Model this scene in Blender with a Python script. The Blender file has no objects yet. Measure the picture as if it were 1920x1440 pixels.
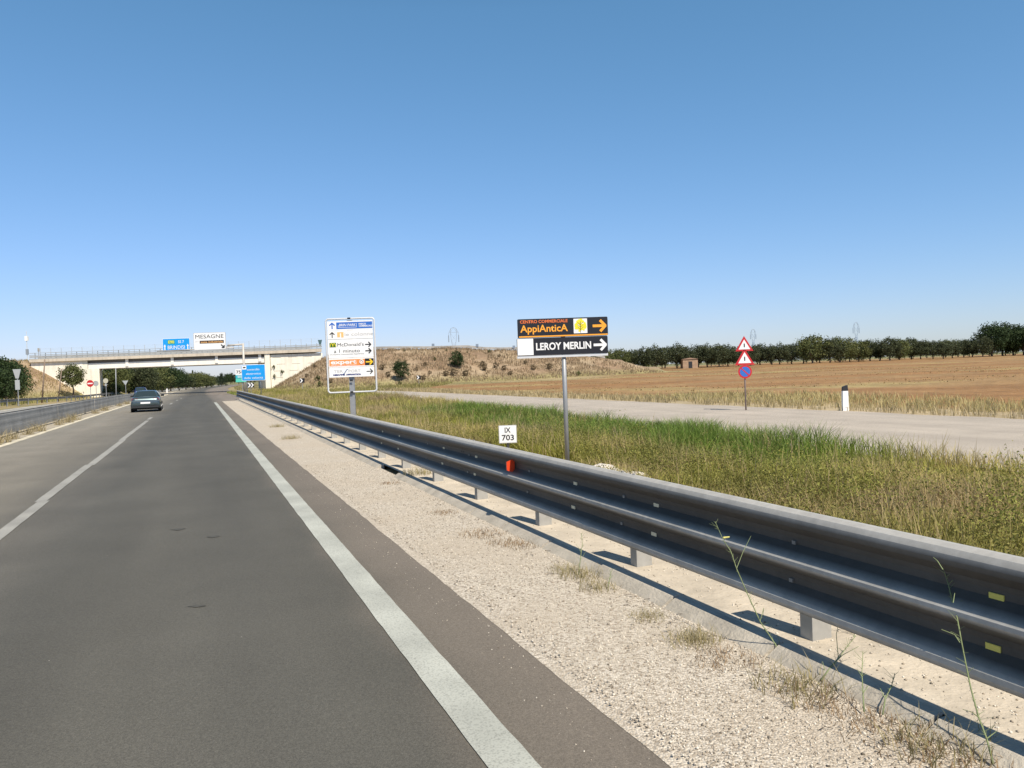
import bpy, bmesh, math, random
import numpy as np
from mathutils import Vector, Matrix
random.seed(7); rng = np.random.default_rng(7)
scene = bpy.context.scene
COL = scene.collection
# ------------------------------------------------------------------ camera, world, sun, exposure
CAM_H = 1.75
rho, pit = math.radians(2.1), math.radians(1.0)
Rv = Vector((1, 0, 0)); Fv = Vector((0, math.cos(pit), -math.sin(pit))); Uv = Vector((0, math.sin(pit), math.cos(pit)))
cr = Rv*math.cos(rho) - Uv*math.sin(rho); cu = Uv*math.cos(rho) + Rv*math.sin(rho)
cam = bpy.data.cameras.new('camera'); camo = bpy.data.objects.new('camera', cam); COL.objects.link(camo)
M = Matrix.Identity(4)
for i in range(3):
    M[i][0] = cr[i]; M[i][1] = cu[i]; M[i][2] = -Fv[i]
M[2][3] = CAM_H
camo.matrix_world = M
cam.sensor_width = 36; cam.lens = 36*1450/1920; cam.clip_start = 0.05; cam.clip_end = 9000
scene.camera = camo
SUN_EL, SUN_AZ = math.radians(52), math.radians(149)      # azimuth clockwise from +Y
w = bpy.data.worlds.new('World'); scene.world = w; w.use_nodes = True
nt = w.node_tree; bg = nt.nodes['Background']
sky = nt.nodes.new('ShaderNodeTexSky'); sky.sky_type = 'NISHITA'; sky.sun_disc = False
sky.sun_elevation = SUN_EL; sky.sun_rotation = SUN_AZ; sky.altitude = 0; sky.air_density = 1.0; sky.dust_density = 0.35; sky.ozone_density = 1.6
# per-channel response of the sky (gain and slope) so its gradient matches a clear Mediterranean noon
sps = nt.nodes.new('ShaderNodeSeparateColor'); cms = nt.nodes.new('ShaderNodeCombineColor'); nt.links.new(sky.outputs[0], sps.inputs[0])
for k, (gn, gm) in enumerate(((.755, 1.0), (1.348, .755), (1.438, .88))):
    pw = nt.nodes.new('ShaderNodeMath'); pw.operation = 'POWER'; pw.inputs[1].default_value = gm; nt.links.new(sps.outputs[k], pw.inputs[0])
    ml = nt.nodes.new('ShaderNodeMath'); ml.operation = 'MULTIPLY'; ml.inputs[1].default_value = gn; nt.links.new(pw.outputs[0], ml.inputs[0]); nt.links.new(ml.outputs[0], cms.inputs[k])
geo = nt.nodes.new('ShaderNodeTexCoord'); sz = nt.nodes.new('ShaderNodeSeparateXYZ'); nt.links.new(geo.outputs['Generated'], sz.inputs[0])
zm = nt.nodes.new('ShaderNodeMapRange'); zm.inputs[1].default_value = .42; zm.inputs[2].default_value = .75; zm.inputs[3].default_value = 1; zm.inputs[4].default_value = .36; nt.links.new(sz.outputs[2], zm.inputs[0])
zx = nt.nodes.new('ShaderNodeMix'); zx.data_type = 'RGBA'; zx.blend_type = 'MULTIPLY'; zx.inputs[0].default_value = 1; nt.links.new(cms.outputs[0], zx.inputs[6]); nt.links.new(zm.outputs[0], zx.inputs[7])
nt.links.new(zx.outputs[2], bg.inputs[0]); bg.inputs[1].default_value = 0.10
sl = bpy.data.lights.new('sun', 'SUN'); sl.energy = 5.0; sl.angle = math.radians(0.5); sl.color = (1, 0.915, 0.79)
so = bpy.data.objects.new('sun', sl); COL.objects.link(so)
sd = Vector((math.sin(SUN_AZ)*math.cos(SUN_EL), math.cos(SUN_AZ)*math.cos(SUN_EL), math.sin(SUN_EL)))
so.rotation_euler = sd.to_track_quat('Z', 'Y').to_euler(); so.location = (20, -20, 40)
scene.view_settings.view_transform = 'Standard'; scene.view_settings.look = 'None'
scene.view_settings.exposure = 0.30; scene.view_settings.gamma = 1.0
scene.render.engine = 'CYCLES'
scene.render.resolution_x = 1024; scene.render.resolution_y = 768

# ------------------------------------------------------------------ materials
def S(r, g, b):      # sRGB 0-255 -> linear
    f = lambda c: (c/255/12.92) if c/255 <= .04045 else ((c/255+.055)/1.055)**2.4
    return (f(r), f(g), f(b))
MATS = {}
def mat(name, col, rough=.8, metal=0, var=0, scale=5, bump=0, bscale=40, col2=None, spec=.5, detail=6, coat=0):
    if name in MATS: return MATS[name]
    m = bpy.data.materials.new(name); m.use_nodes = True; MATS[name] = m
    n = m.node_tree.nodes; l = m.node_tree.links; p = n['Principled BSDF']
    p.inputs['Base Color'].default_value = (*col, 1); p.inputs['Roughness'].default_value = rough
    p.inputs['Metallic'].default_value = metal; p.inputs['Specular IOR Level'].default_value = spec
    p.inputs['Coat Weight'].default_value = coat
    tc = n.new('ShaderNodeTexCoord')
    if var or col2:
        t = n.new('ShaderNodeTexNoise'); t.inputs['Scale'].default_value = scale; t.inputs['Detail'].default_value = detail
        t.inputs['Roughness'].default_value = .65
        l.new(tc.outputs['Object'], t.inputs['Vector'])
        r = n.new('ShaderNodeValToRGB'); r.color_ramp.elements[0].position = .32; r.color_ramp.elements[1].position = .68
        if col2: a, b = col, col2
        else: a = tuple(c*(1-var) for c in col); b = tuple(min(1, c*(1+var)) for c in col)
        r.color_ramp.elements[0].color = (*a, 1); r.color_ramp.elements[1].color = (*b, 1)
        l.new(t.outputs['Fac'], r.inputs['Fac']); l.new(r.outputs['Color'], p.inputs['Base Color'])
    if bump:
        t2 = n.new('ShaderNodeTexNoise'); t2.inputs['Scale'].default_value = bscale; t2.inputs['Detail'].default_value = 8
        l.new(tc.outputs['Object'], t2.inputs['Vector'])
        bm_ = n.new('ShaderNodeBump'); bm_.inputs['Strength'].default_value = bump; bm_.inputs['Distance'].default_value = .02
        l.new(t2.outputs['Fac'], bm_.inputs['Height']); l.new(bm_.outputs['Normal'], p.inputs['Normal'])
    return m
def attr_mat(name, rough=.85, trans=0, nscale=0, namp=.3, bump=0, bscale=3):
    m = bpy.data.materials.new(name); m.use_nodes = True
    n = m.node_tree.nodes; l = m.node_tree.links; p = n['Principled BSDF']
    a = n.new('ShaderNodeAttribute'); a.attribute_name = 'Col'; out = a.outputs['Color']
    p.inputs['Roughness'].default_value = rough; p.inputs['Specular IOR Level'].default_value = .25
    if nscale:
        tc = n.new('ShaderNodeTexCoord'); last = None
        for sc in (nscale, nscale*6.3, nscale*.12):
            t = n.new('ShaderNodeTexNoise'); t.inputs['Scale'].default_value = sc; t.inputs['Detail'].default_value = 8; t.inputs['Roughness'].default_value = .7
            l.new(tc.outputs['Object'], t.inputs['Vector'])
            mr = n.new('ShaderNodeMapRange'); mr.inputs[1].default_value = .3; mr.inputs[2].default_value = .7
            mr.inputs[3].default_value = 1-namp; mr.inputs[4].default_value = 1+namp
            l.new(t.outputs['Fac'], mr.inputs[0])
            mx = n.new('ShaderNodeMix'); mx.data_type = 'RGBA'; mx.blend_type = 'MULTIPLY'; mx.inputs[0].default_value = 1
            l.new(out, mx.inputs[6]); l.new(mr.outputs[0], mx.inputs[7]); out = mx.outputs[2]
    l.new(out, p.inputs['Base Color'])
    if bump:
        t2 = n.new('ShaderNodeTexNoise'); t2.inputs['Scale'].default_value = bscale; t2.inputs['Detail'].default_value = 10
        tc = n.new('ShaderNodeTexCoord'); l.new(tc.outputs['Object'], t2.inputs['Vector'])
        b = n.new('ShaderNodeBump'); b.inputs['Strength'].default_value = bump; b.inputs['Distance'].default_value = .15
        l.new(t2.outputs['Fac'], b.inputs['Height']); l.new(b.outputs['Normal'], p.inputs['Normal'])
    if trans:
        tr = n.new('ShaderNodeBsdfTranslucent'); l.new(out, tr.inputs['Color'])
        ms = n.new('ShaderNodeMixShader'); ms.inputs[0].default_value = trans
        l.new(p.outputs[0], ms.inputs[1]); l.new(tr.outputs[0], ms.inputs[2]); l.new(ms.outputs[0], n['Material Output'].inputs[0])
    return m
GALV = mat('galvanised_steel', (.20, .198, .19), .6, 0, var=.14, scale=3.5, bump=.05, bscale=25, spec=.35)
GALVL = mat('pale_galvanised_post', (.36, .35, .32), .6, .15, var=.12, scale=9)
GREYR = mat('grey_weathered_steel', (.34, .325, .295), .7, .0, var=.22, scale=.9, spec=.3)
POLEM = mat('pole_grey', (.30, .31, .32), .5, .3, var=.08, scale=5)
WHITE = mat('sign_white', (.80, .80, .79), .45, var=.03, scale=3)
WHITEF = mat('frame_white', (.62, .63, .64), .4, .1, var=.05, scale=4)
BLACK = mat('sign_black', (.012, .012, .016), .4)
INK = mat('sign_ink', (.02, .02, .022), .5)
ORANGE = mat('sign_orange', (.85, .36, .03), .5)
DORANGE = mat('sign_deep_orange', (.75, .17, .04), .5)
CORAL = mat('sign_coral', (.88, .27, .07), .5, var=.12, scale=2)
BLUE = mat('sign_blue', (.006, .30, .74), .45, var=.05, scale=2)
MBLUE = mat('sign_mid_blue', (.03, .14, .50), .45)
NAVY = mat('sign_navy', (.02, .03, .16), .5)
CYAN = mat('sign_cyan', (.04, .42, .5), .5)
RED = mat('sign_red', (.50, .02, .025), .45)
GREEN = mat('sign_green', (.04, .12, .015), .5)
YELLOW = mat('sign_yellow', (.80, .68, .03), .5)
PALEOR = mat('sign_pale_orange', (.85, .48, .18), .5)
LGREY = mat('sign_light_grey', (.45, .45, .45), .5)
WOOD = mat('grey_weathered_wood', (.20, .15, .11), .9, var=.3, scale=8)
CONC = mat('kerb_concrete', (.40, .36, .295), .9, var=.22, scale=4, bump=.5, bscale=45)
SLAB = mat('pale_concrete_slab', (.50, .435, .34), .92, var=.20, scale=2.6, bump=.5, bscale=30)
SLOTD = mat('slot_daylight', (.62, .58, .42), .4)
REFY = mat('reflector_yellow', (.62, .55, .12), .4)
TYRE = mat('tyre_rubber', (.015, .015, .015), .85)
RIM = mat('alloy_rim', (.35, .36, .37), .35, .7)
BARK = mat('bark', (.12, .09, .065), .95, var=.35, scale=6)
ROCKM = mat('limestone', (.60, .56, .50), .9, var=.18, scale=6, bump=.5, bscale=12)
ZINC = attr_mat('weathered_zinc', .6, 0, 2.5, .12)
LEAF = attr_mat('leaves', .7, .22)
GRASSM = attr_mat('grass_blades', .8, .30)

# ------------------------------------------------------------------ object helpers
def tag(o, label=None, cat=None, group=None, kind=None):
    if label: o['label'] = label
    if cat: o['category'] = cat
    if group: o['group'] = group
    if kind: o['kind'] = kind
    return o
def empty(name, loc, rz=0, **k):
    o = bpy.data.objects.new(name, None); COL.objects.link(o); o.location = loc; o.rotation_euler = (0, 0, rz)
    o.empty_display_size = .2
    return tag(o, **k)
def link(name, me, m=None, parent=None, loc=(0, 0, 0), smooth=False):
    o = bpy.data.objects.new(name, me); COL.objects.link(o); o.location = loc
    if m is not None: me.materials.append(m)
    if parent is not None: o.parent = parent
    if smooth: me.polygons.foreach_set('use_smooth', [True]*len(me.polygons))
    return o
def copy_tree(o, parent=None):
    c = o.copy(); COL.objects.link(c)
    if parent is not None: c.parent = parent
    for ch in KIDS(o): copy_tree(ch, c)
    return c
def KIDS(o): return [x for x in COL.objects if x.parent == o]
class MB:
    def __init__(s): s.v = []; s.f = []
    def add(s, v, f):
        b = len(s.v); s.v += [tuple(p) for p in v]; s.f += [tuple(i+b for i in q) for q in f]; return s
    def box(s, x0, x1, y0, y1, z0, z1):
        return s.add([(x0,y0,z0),(x1,y0,z0),(x1,y1,z0),(x0,y1,z0),(x0,y0,z1),(x1,y0,z1),(x1,y1,z1),(x0,y1,z1)],
                     [(0,3,2,1),(4,5,6,7),(0,1,5,4),(1,2,6,5),(2,3,7,6),(3,0,4,7)])
    def tube(s, p, q, r, r2=None, n=8, cap=True):
        p, q = Vector(p), Vector(q); r2 = r if r2 is None else r2
        d = (q-p).normalized(); a = d.orthogonal().normalized(); b = d.cross(a)
        v = []
        for c, rr in ((p, r), (q, r2)):
            for i in range(n):
                t = 2*math.pi*i/n; v.append(c + a*math.cos(t)*rr + b*math.sin(t)*rr)
        f = [(i, (i+1) % n, (i+1) % n+n, i+n) for i in range(n)]
        if cap: f += [tuple(range(n-1, -1, -1)), tuple(range(n, 2*n))]
        return s.add(v, f)
    def path(s, pts, r, n=8):
        rs = r if isinstance(r, (list, tuple)) else [r]*len(pts)
        P = [Vector(p) for p in pts]; v = []; a = None
        for k, c in enumerate(P):
            d = (P[min(k+1, len(P)-1)] - P[max(k-1, 0)]).normalized()
            a = d.orthogonal().normalized() if a is None else (a - d*a.dot(d)).normalized()
            b = d.cross(a)
            for i in range(n):
                t = 2*math.pi*i/n; v.append(c + a*math.cos(t)*rs[k] + b*math.sin(t)*rs[k])
        f = []
        for k in range(len(P)-1):
            f += [(k*n+i, k*n+(i+1) % n, (k+1)*n+(i+1) % n, (k+1)*n+i) for i in range(n)]
        f += [tuple(range(n-1, -1, -1)), tuple(range((len(P)-1)*n, len(P)*n))]
        return s.add(v, f)
    def poly(s, pts, y0, y1):        # polygon in xz extruded along y
        n = len(pts)
        v = [(x, y0, z) for x, z in pts] + [(x, y1, z) for x, z in pts]
        return s.add(v, [tuple(range(n)), tuple(range(2*n-1, n-1, -1))] + [(i, i+n, (i+1) % n+n, (i+1) % n) for i in range(n)])
    def mesh(s, name='m'):
        me = bpy.data.meshes.new(name); me.from_pydata(s.v, [], s.f); me.update()
        b = bmesh.new(); b.from_mesh(me); bmesh.ops.recalc_face_normals(b, faces=b.faces); b.to_mesh(me); b.free(); return me
    def build(s, name, m, parent=None, loc=(0, 0, 0), smooth=False):
        return link(name, s.mesh(name), m, parent, loc, smooth)
def rrect(x0, x1, z0, z1, r, n=4):
    p = []
    for cx, cz, a in ((x1-r, z0+r, -90), (x1-r, z1-r, 0), (x0+r, z1-r, 90), (x0+r, z0+r, 180)):
        for i in range(n+1):
            t = math.radians(a+90*i/n); p.append((cx+r*math.cos(t), cz+r*math.sin(t)))
    return p
def circ(cx, cz, r, n=28): return [(cx+r*math.cos(2*math.pi*i/n), cz+r*math.sin(2*math.pi*i/n)) for i in range(n)]
def arrow(cx, cz, s, ang, thick=.17, head=.42):   # open-headed arrow as union of bars, pointing +x rotated by ang
    mb = []
    def bar(x0, z0, x1, z1, t):
        d = math.hypot(x1-x0, z1-z0); ux, uz = (x1-x0)/d, (z1-z0)/d; px, pz = -uz*t/2, ux*t/2
        return [(x0+px, z0+pz), (x0-px, z0-pz), (x1-px, z1-pz), (x1+px, z1+pz)]
    out = []
    for q in (bar(-.5, 0, .38, 0, thick), bar(.06, head, .48, -.03, thick), bar(.06, -head, .48, .03, thick)):
        c, sn = math.cos(ang), math.sin(ang)
        out.append([(cx+s*(x*c-z*sn), cz+s*(x*sn+z*c)) for x, z in q])
    return out
def text(s, size, x, z, m, parent, y, name='lettering', width=None, bold=0.0, align='CENTER', shear=0):
    cu_ = bpy.data.curves.new('t', 'FONT'); cu_.body = s; cu_.size = size; cu_.align_x = align; cu_.align_y = 'CENTER'
    cu_.offset = bold; cu_.extrude = 0; cu_.resolution_u = 3; cu_.shear = shear
    to = bpy.data.objects.new('t', cu_); COL.objects.link(to)
    dg = bpy.context.evaluated_depsgraph_get(); dg.update()
    me = bpy.data.meshes.new_from_object(to.evaluated_get(dg)); bpy.data.objects.remove(to); bpy.data.curves.remove(cu_)
    n = len(me.vertices); a = np.empty(n*3); me.vertices.foreach_get('co', a); a = a.reshape(-1, 3)
    if width and n:
        w0 = a[:, 0].max()-a[:, 0].min()
        c0 = (a[:, 0].max()+a[:, 0].min())/2 if align == 'CENTER' else a[:, 0].min()
        a[:, 0] = (a[:, 0]-c0)*width/w0
    b = np.stack([a[:, 0]+x, np.full(n, y), a[:, 1]+z], 1)
    me.vertices.foreach_set('co', b.ravel()); me.materials.clear(); me.update()
    return link(name, me, m, parent)
def np_mesh(name, V, F4=None, F3=None, col=None, smooth=False):
    me = bpy.data.meshes.new(name); me.vertices.add(len(V)); me.vertices.foreach_set('co', np.asarray(V, np.float32).ravel())
    loops = []; tot = []
    if F4 is not None and len(F4): loops.append(F4.ravel()); tot.append(np.full(len(F4), 4))
    if F3 is not None and len(F3): loops.append(F3.ravel()); tot.append(np.full(len(F3), 3))
    L = np.concatenate(loops).astype(np.int32); T = np.concatenate(tot).astype(np.int32)
    me.loops.add(len(L)); me.loops.foreach_set('vertex_index', L)
    me.polygons.add(len(T)); st = np.concatenate([[0], np.cumsum(T)[:-1]]).astype(np.int32)
    me.polygons.foreach_set('loop_start', st); me.polygons.foreach_set('loop_total', T)
    if smooth: me.polygons.foreach_set('use_smooth', np.ones(len(T), bool))
    me.update(calc_edges=True)
    if col is not None:
        at = me.color_attributes.new('Col', 'FLOAT_COLOR', 'POINT')
        at.data.foreach_set('color', np.concatenate([col, np.ones((len(col), 1))], 1).astype(np.float32).ravel())
    return me
def sm(a, b, x): t = np.clip((np.asarray(x, float)-a)/(b-a), 0, 1); return t*t*(3-2*t)
def hsh(i, j, s=0):
    h = np.sin(i*127.1+j*311.7+s*74.7)*43758.5453; return h-np.floor(h)
def vnoise(x, y, s=0):
    x = np.asarray(x, float); y = np.asarray(y, float); i, j = np.floor(x), np.floor(y); u, v = x-i, y-j; u = u*u*(3-2*u); v = v*v*(3-2*v)
    return (hsh(i, j, s)*(1-u)+hsh(i+1, j, s)*u)*(1-v)+(hsh(i, j+1, s)*(1-u)+hsh(i+1, j+1, s)*u)*v
def fbm(x, y, s=0, o=4):
    r = 0; a = .5; t = 0
    for k in range(o): r = r+a*vnoise(x*2**k, y*2**k, s+k); t += a; a *= .55
    return r/t

# ------------------------------------------------------------------ reference line (right edge line of the carriageway) and terrain
TY = np.arange(-60, 1500, .5)
sl_ = -.405 + .085*sm(140, 300, TY) + .10*sm(330, 600, TY)
TX = np.concatenate([[0], np.cumsum((sl_[1:]+sl_[:-1])*.25)]); TX += 1.3 - np.interp(0, TY, TX)
def ref(t, off):     # world point at parameter t with sideways offset (positive right)
    x = np.interp(t, TY, TX); s = np.interp(t, TY, sl_); L = np.sqrt(1+s*s)
    return x + off/L, t - off*s/L
def offs(x, y):      # approximate sideways offset of world point
    s = np.interp(y, TY, sl_); return (x-np.interp(y, TY, TX))/np.sqrt(1+s*s)
CR = np.array([(-31, 155, 6.6), (-12, 159, 6.35), (1, 163, 5.5), (12, 166, 4.4), (20, 168, 3.2), (28, 169, 1.4), (34, 169, 0)])
CL = np.array([(-97.5, 155, 7.0), (-115, 153, 6.8), (-160, 150, 5.5), (-240, 150, 0)])
def emb(x, y, C, fs):
    h = np.full(np.shape(x), -9.)
    for a, b in zip(C[:-1], C[1:]):
        d = b[:2]-a[:2]; L2 = d@d
        t = np.clip(((x-a[0])*d[0]+(y-a[1])*d[1])/L2, 0, 1)
        dx = x-(a[0]+t*d[0]); dy = y-(a[1]+t*d[1])
        dist = np.sqrt(dx**2+(np.where(dy < 0, fs, .6)*dy)**2)
        h = np.maximum(h, a[2]+t*(b[2]-a[2]) - .62*np.maximum(dist-3.6, 0))
    return h
def gz(x, y):
    x = np.asarray(x, float); y = np.asarray(y, float)
    z = -.45*sm(60, 140, y)*sm(-8, -34, x) + .9*sm(110, 260, y)*sm(-5, 25, x)
    z = z - .9*sm(350, 700, y)*sm(-20, -60, x)*0
    base = z
    e = np.maximum(emb(x, y, CR, .50), emb(x, y, CL, .55))
    n = (fbm(x*.25, y*.25, 3)-.5)*.7
    e = np.where(e > 0, e + n*sm(0, 1.2, e), e)
    z = np.maximum(z, e)
    # shallow verge undulation away from the carriageways
    o = offs(x, y)
    z = z + (fbm(x*.12, y*.12, 9)-.5)*.35*sm(18.8, 24, o)*sm(0, 40, y)
    z = z - .10*sm(3.6, 5, o)*sm(9.6, 8, o)
    far = np.hypot(x, y)
    z = z + (fbm(x*.004, y*.004, 5)-.42)*6*sm(400, 1500, far)
    return z
xs = np.unique(np.concatenate([np.arange(-1500, -260, 80), np.arange(-260, -130, 8), np.arange(-130, 60, 1.25), np.arange(60, 200, 8), np.arange(200, 2600, 80)]))
xs = np.unique(np.concatenate([xs, np.arange(-3600, -1500, 300)]))
ys = np.unique(np.concatenate([np.arange(-60, 0, 5), np.arange(0, 30, 1.0), np.arange(30, 110, 2), np.arange(110, 180, 1.25), np.arange(180, 400, 8), np.arange(400, 4500, 90)]))
gx, gy = np.meshgrid(xs, ys); gzv = gz(gx, gy)
nx, ny = len(xs), len(ys)
V = np.stack([gx.ravel(), gy.ravel(), gzv.ravel()], 1)
ii = (np.arange(ny-1)[:, None]*nx + np.arange(nx-1)[None, :]).ravel()
F = np.stack([ii, ii+1, ii+1+nx, ii+nx], 1)
def mixc(a, b, t): t = np.asarray(t)[..., None]; return np.asarray(a)*(1-t)+np.asarray(b)*t
C_VERGE = (.22, .19, .085); C_DRY = (.36, .28, .15); C_EMB = (.26, .18, .115); C_SOIL = (.265, .145, .060); C_GREEN = (.10, .12, .035); C_BEIGE = (.42, .34, .22)
def ground_col(x, y):
    o = offs(x, y); n1 = fbm(x*.15, y*.15, 20); n2 = fbm(x*.5, y*.5, 21)
    c = mixc(C_VERGE, C_DRY, sm(.35, .65, n1))
    c = mixc(c, C_BEIGE, sm(18, 18.6, o)*sm(22.5, 20, o)*.8)
    # ploughed field right of the side road
    edge = 20.5+2.5*n2
    field = sm(edge-.6, edge+.6, o)*sm(120, 112, y-.05*x+4*n1)
    field = np.maximum(field, sm(edge, edge+1, o)*sm(8, 20, x-.25*(y-110)+5*n2)*sm(330, 300, y)*(emb(x, y, CR, .5) < .05))
    soil = mixc(C_SOIL, (.29, .185, .085), sm(.35, .7, fbm(x*.03, y*.22, 22)))
    soil = mixc(soil, (.36, .30, .13), sm(.62, .8, fbm(x*.05, y*.12, 24))*.6)
    c = mixc(c, soil, field)
    e = np.maximum(emb(x, y, CR, .50), emb(x, y, CL, .55))
    ec = mixc(C_EMB, (.36, .28, .185), sm(.35, .7, fbm(x*.2, y*.2, 30)))
    ec = mixc(ec, (.26, .24, .10), sm(1.6, .2, e)*.8)
    c = mixc(c, ec, sm(-.6, .4, e))
    c = mixc(c, (.16, .17, .075), sm(330, 500, y)*.7)
    return c
gc = ground_col(gx.ravel(), gy.ravel())
GROUND = attr_mat('ground_soil_and_dry_grass', .95, 0, 1.4, .28, .7, 2.5)
tag(link('ground', np_mesh('ground', V, F4=F, col=gc, smooth=True), GROUND), kind='structure')

def strip(name, o0, o1, t0, t1, dz, m, step=1.0, jit0=0, jit1=0, nseg=1, zf=None, jf=1.3):
    t = np.arange(t0, t1+step*.5, step); n = len(t); f = lambda o: (o(t) if callable(o) else np.full(n, float(o)))
    a = f(o0)+jit0*(fbm(t*jf, t*0, 51)-.5)*2; b = f(o1)+jit1*(fbm(t*jf, t*0+7, 52)-.5)*2
    rows = []; uv = []
    for k in range(nseg+1):
        o = a+(b-a)*k/nseg; x, y = ref(t, o)
        z = gz_flat(x, y)+dz + (zf(k/nseg, t) if zf else 0); rows.append(np.stack([x, y, z], 1)); uv.append(np.stack([o, t], 1))
    V = np.concatenate(rows); UV = np.concatenate(uv)
    F = np.concatenate([np.stack([k*n+np.arange(n-1), (k+1)*n+np.arange(n-1), (k+1)*n+np.arange(1, n), k*n+np.arange(1, n)], 1) for k in range(nseg)])
    me = np_mesh(name, V, F4=F, smooth=True)
    ul = me.uv_layers.new(name='UVMap'); li = np.empty(len(me.loops), np.int32); me.loops.foreach_get('vertex_index', li)
    ul.data.foreach_set('uv', UV[li].astype(np.float32).ravel())
    return link(name, me, m)
def gz_flat(x, y):
    y = np.asarray(y, float); x = np.asarray(x, float)
    return -.45*sm(60, 140, y)*sm(-8, -34, x)

# asphalt with lane-dependent wear (by sideways offset stored in the UV map)
def asphalt(name, stops, far=False):
    m = bpy.data.materials.new(name); m.use_nodes = True; n = m.node_tree.nodes; l = m.node_tree.links; p = n['Principled BSDF']
    uv = n.new('ShaderNodeUVMap'); sp = n.new('ShaderNodeSeparateXYZ'); l.new(uv.outputs[0], sp.inputs[0])
    tc = n.new('ShaderNodeTexCoord')
    wob = n.new('ShaderNodeTexNoise'); wob.inputs['Scale'].default_value = .5; wob.inputs['Detail'].default_value = 5; l.new(tc.outputs['Object'], wob.inputs['Vector'])
    ad = n.new('ShaderNodeMath'); ad.operation = 'MULTIPLY_ADD'; l.new(wob.outputs['Fac'], ad.inputs[0]); ad.inputs[1].default_value = .9; l.new(sp.outputs[0], ad.inputs[2])
    mr = n.new('ShaderNodeMapRange'); mr.inputs[1].default_value = -9; mr.inputs[2].default_value = 3; l.new(ad.outputs[0], mr.inputs[0])
    cr_ = n.new('ShaderNodeValToRGB'); el = cr_.color_ramp.elements
    while len(el) > 1: el.remove(el[-1])
    for k, (o, c) in enumerate(stops):
        e = el[0] if k == 0 else el.new((o+.45+9)/12)
        e.position = (o+.45+9)/12; e.color = (*c, 1)
    l.new(mr.outputs[0], cr_.inputs[0]); out = cr_.outputs[0]
    mp = n.new('ShaderNodeMapping'); mp.inputs['Scale'].default_value = (1.2, .12, 1); l.new(uv.outputs[0], mp.inputs[0])
    for vec, sc, a in ((mp.outputs[0], 1.0, .10), (tc.outputs['Object'], .7, .09), (tc.outputs['Object'], 60, .14), (tc.outputs['Object'], 170, .30), (tc.outputs['Object'], 420, .24)):
        t = n.new('ShaderNodeTexNoise'); t.inputs['Scale'].default_value = sc; t.inputs['Detail'].default_value = 5; l.new(vec, t.inputs['Vector'])
        q = n.new('ShaderNodeMapRange'); q.inputs[1].default_value = .3; q.inputs[2].default_value = .7; q.inputs[3].default_value = 1-a; q.inputs[4].default_value = 1+a
        l.new(t.outputs['Fac'], q.inputs[0])
        mx = n.new('ShaderNodeMix'); mx.data_type = 'RGBA'; mx.blend_type = 'MULTIPLY'; mx.inputs[0].default_value = 1
        l.new(out, mx.inputs[6]); l.new(q.outputs[0], mx.inputs[7]); out = mx.outputs[2]
    # scattered light aggregate flecks and pitting
    vo = n.new('ShaderNodeTexVoronoi'); vo.inputs['Scale'].default_value = 9; l.new(tc.outputs['Object'], vo.inputs['Vector'])
    lt = n.new('ShaderNodeMath'); lt.operation = 'LESS_THAN'; lt.inputs[1].default_value = .035; l.new(vo.outputs['Distance'], lt.inputs[0])
    n3 = n.new('ShaderNodeTexNoise'); n3.inputs['Scale'].default_value = 1.3; l.new(tc.outputs['Object'], n3.inputs['Vector'])
    g3 = n.new('ShaderNodeMath'); g3.operation = 'GREATER_THAN'; g3.inputs[1].default_value = .60; l.new(n3.outputs['Fac'], g3.inputs[0])
    mm = n.new('ShaderNodeMath'); mm.operation = 'MULTIPLY'; l.new(lt.outputs[0], mm.inputs[0]); l.new(g3.outputs[0], mm.inputs[1])
    mx = n.new('ShaderNodeMix'); mx.data_type = 'RGBA'; l.new(mm.outputs[0], mx.inputs[0]); l.new(out, mx.inputs[6]); mx.inputs[7].default_value = (.45, .43, .38, 1)
    # dark oil / rubber smears
    mp2 = n.new('ShaderNodeMapping'); mp2.inputs['Scale'].default_value = (2.6, .9, 1); l.new(uv.outputs[0], mp2.inputs[0])
    t5 = n.new('ShaderNodeTexNoise'); t5.inputs['Scale'].default_value = 1.1; t5.inputs['Detail'].default_value = 9; t5.inputs['Roughness'].default_value = .75; l.new(mp2.outputs[0], t5.inputs['Vector'])
    r5 = n.new('ShaderNodeMapRange'); r5.inputs[1].default_value = .66; r5.inputs[2].default_value = .78; r5.inputs[3].default_value = 1; r5.inputs[4].default_value = .55; l.new(t5.outputs['Fac'], r5.inputs[0])
    mx5 = n.new('ShaderNodeMix'); mx5.data_type = 'RGBA'; mx5.blend_type = 'MULTIPLY'; mx5.inputs[0].default_value = 1; l.new(mx.outputs[2], mx5.inputs[6]); l.new(r5.outputs[0], mx5.inputs[7])
    l.new(mx5.outputs[2], p.inputs['Base Color'])
    p.inputs['Roughness'].default_value = .82; p.inputs['Specular IOR Level'].default_value = .35
    t2 = n.new('ShaderNodeTexNoise'); t2.inputs['Scale'].default_value = 220; t2.inputs['Detail'].default_value = 4; l.new(tc.outputs['Object'], t2.inputs['Vector'])
    b = n.new('ShaderNodeBump'); b.inputs['Strength'].default_value = .45; b.inputs['Distance'].default_value = .004
    l.new(t2.outputs['Fac'], b.inputs['Height']); l.new(b.outputs['Normal'], p.inputs['Normal'])
    return m
LA = (.095, .090, .075); LB = (.087, .083, .070); LC = (.215, .195, .158); SHO = (.150, .131, .106)
ASPH = asphalt('asphalt_main', [(-8.9, (.26, .24, .20)), (-6.9, (.23, .215, .18)), (-5.4, LC), (-4.2, (.17, .155, .125)), (-3.3, (.12, .112, .094)), (-2.6, LB), (-1.7, LA), (-.9, LB), (-.25, LA), (.12, SHO), (1.2, (.20, .17, .14))])
ASPH2 = asphalt('asphalt_pale', [(-9, (.30, .29, .265)), (0, (.30, .29, .265))])
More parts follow.
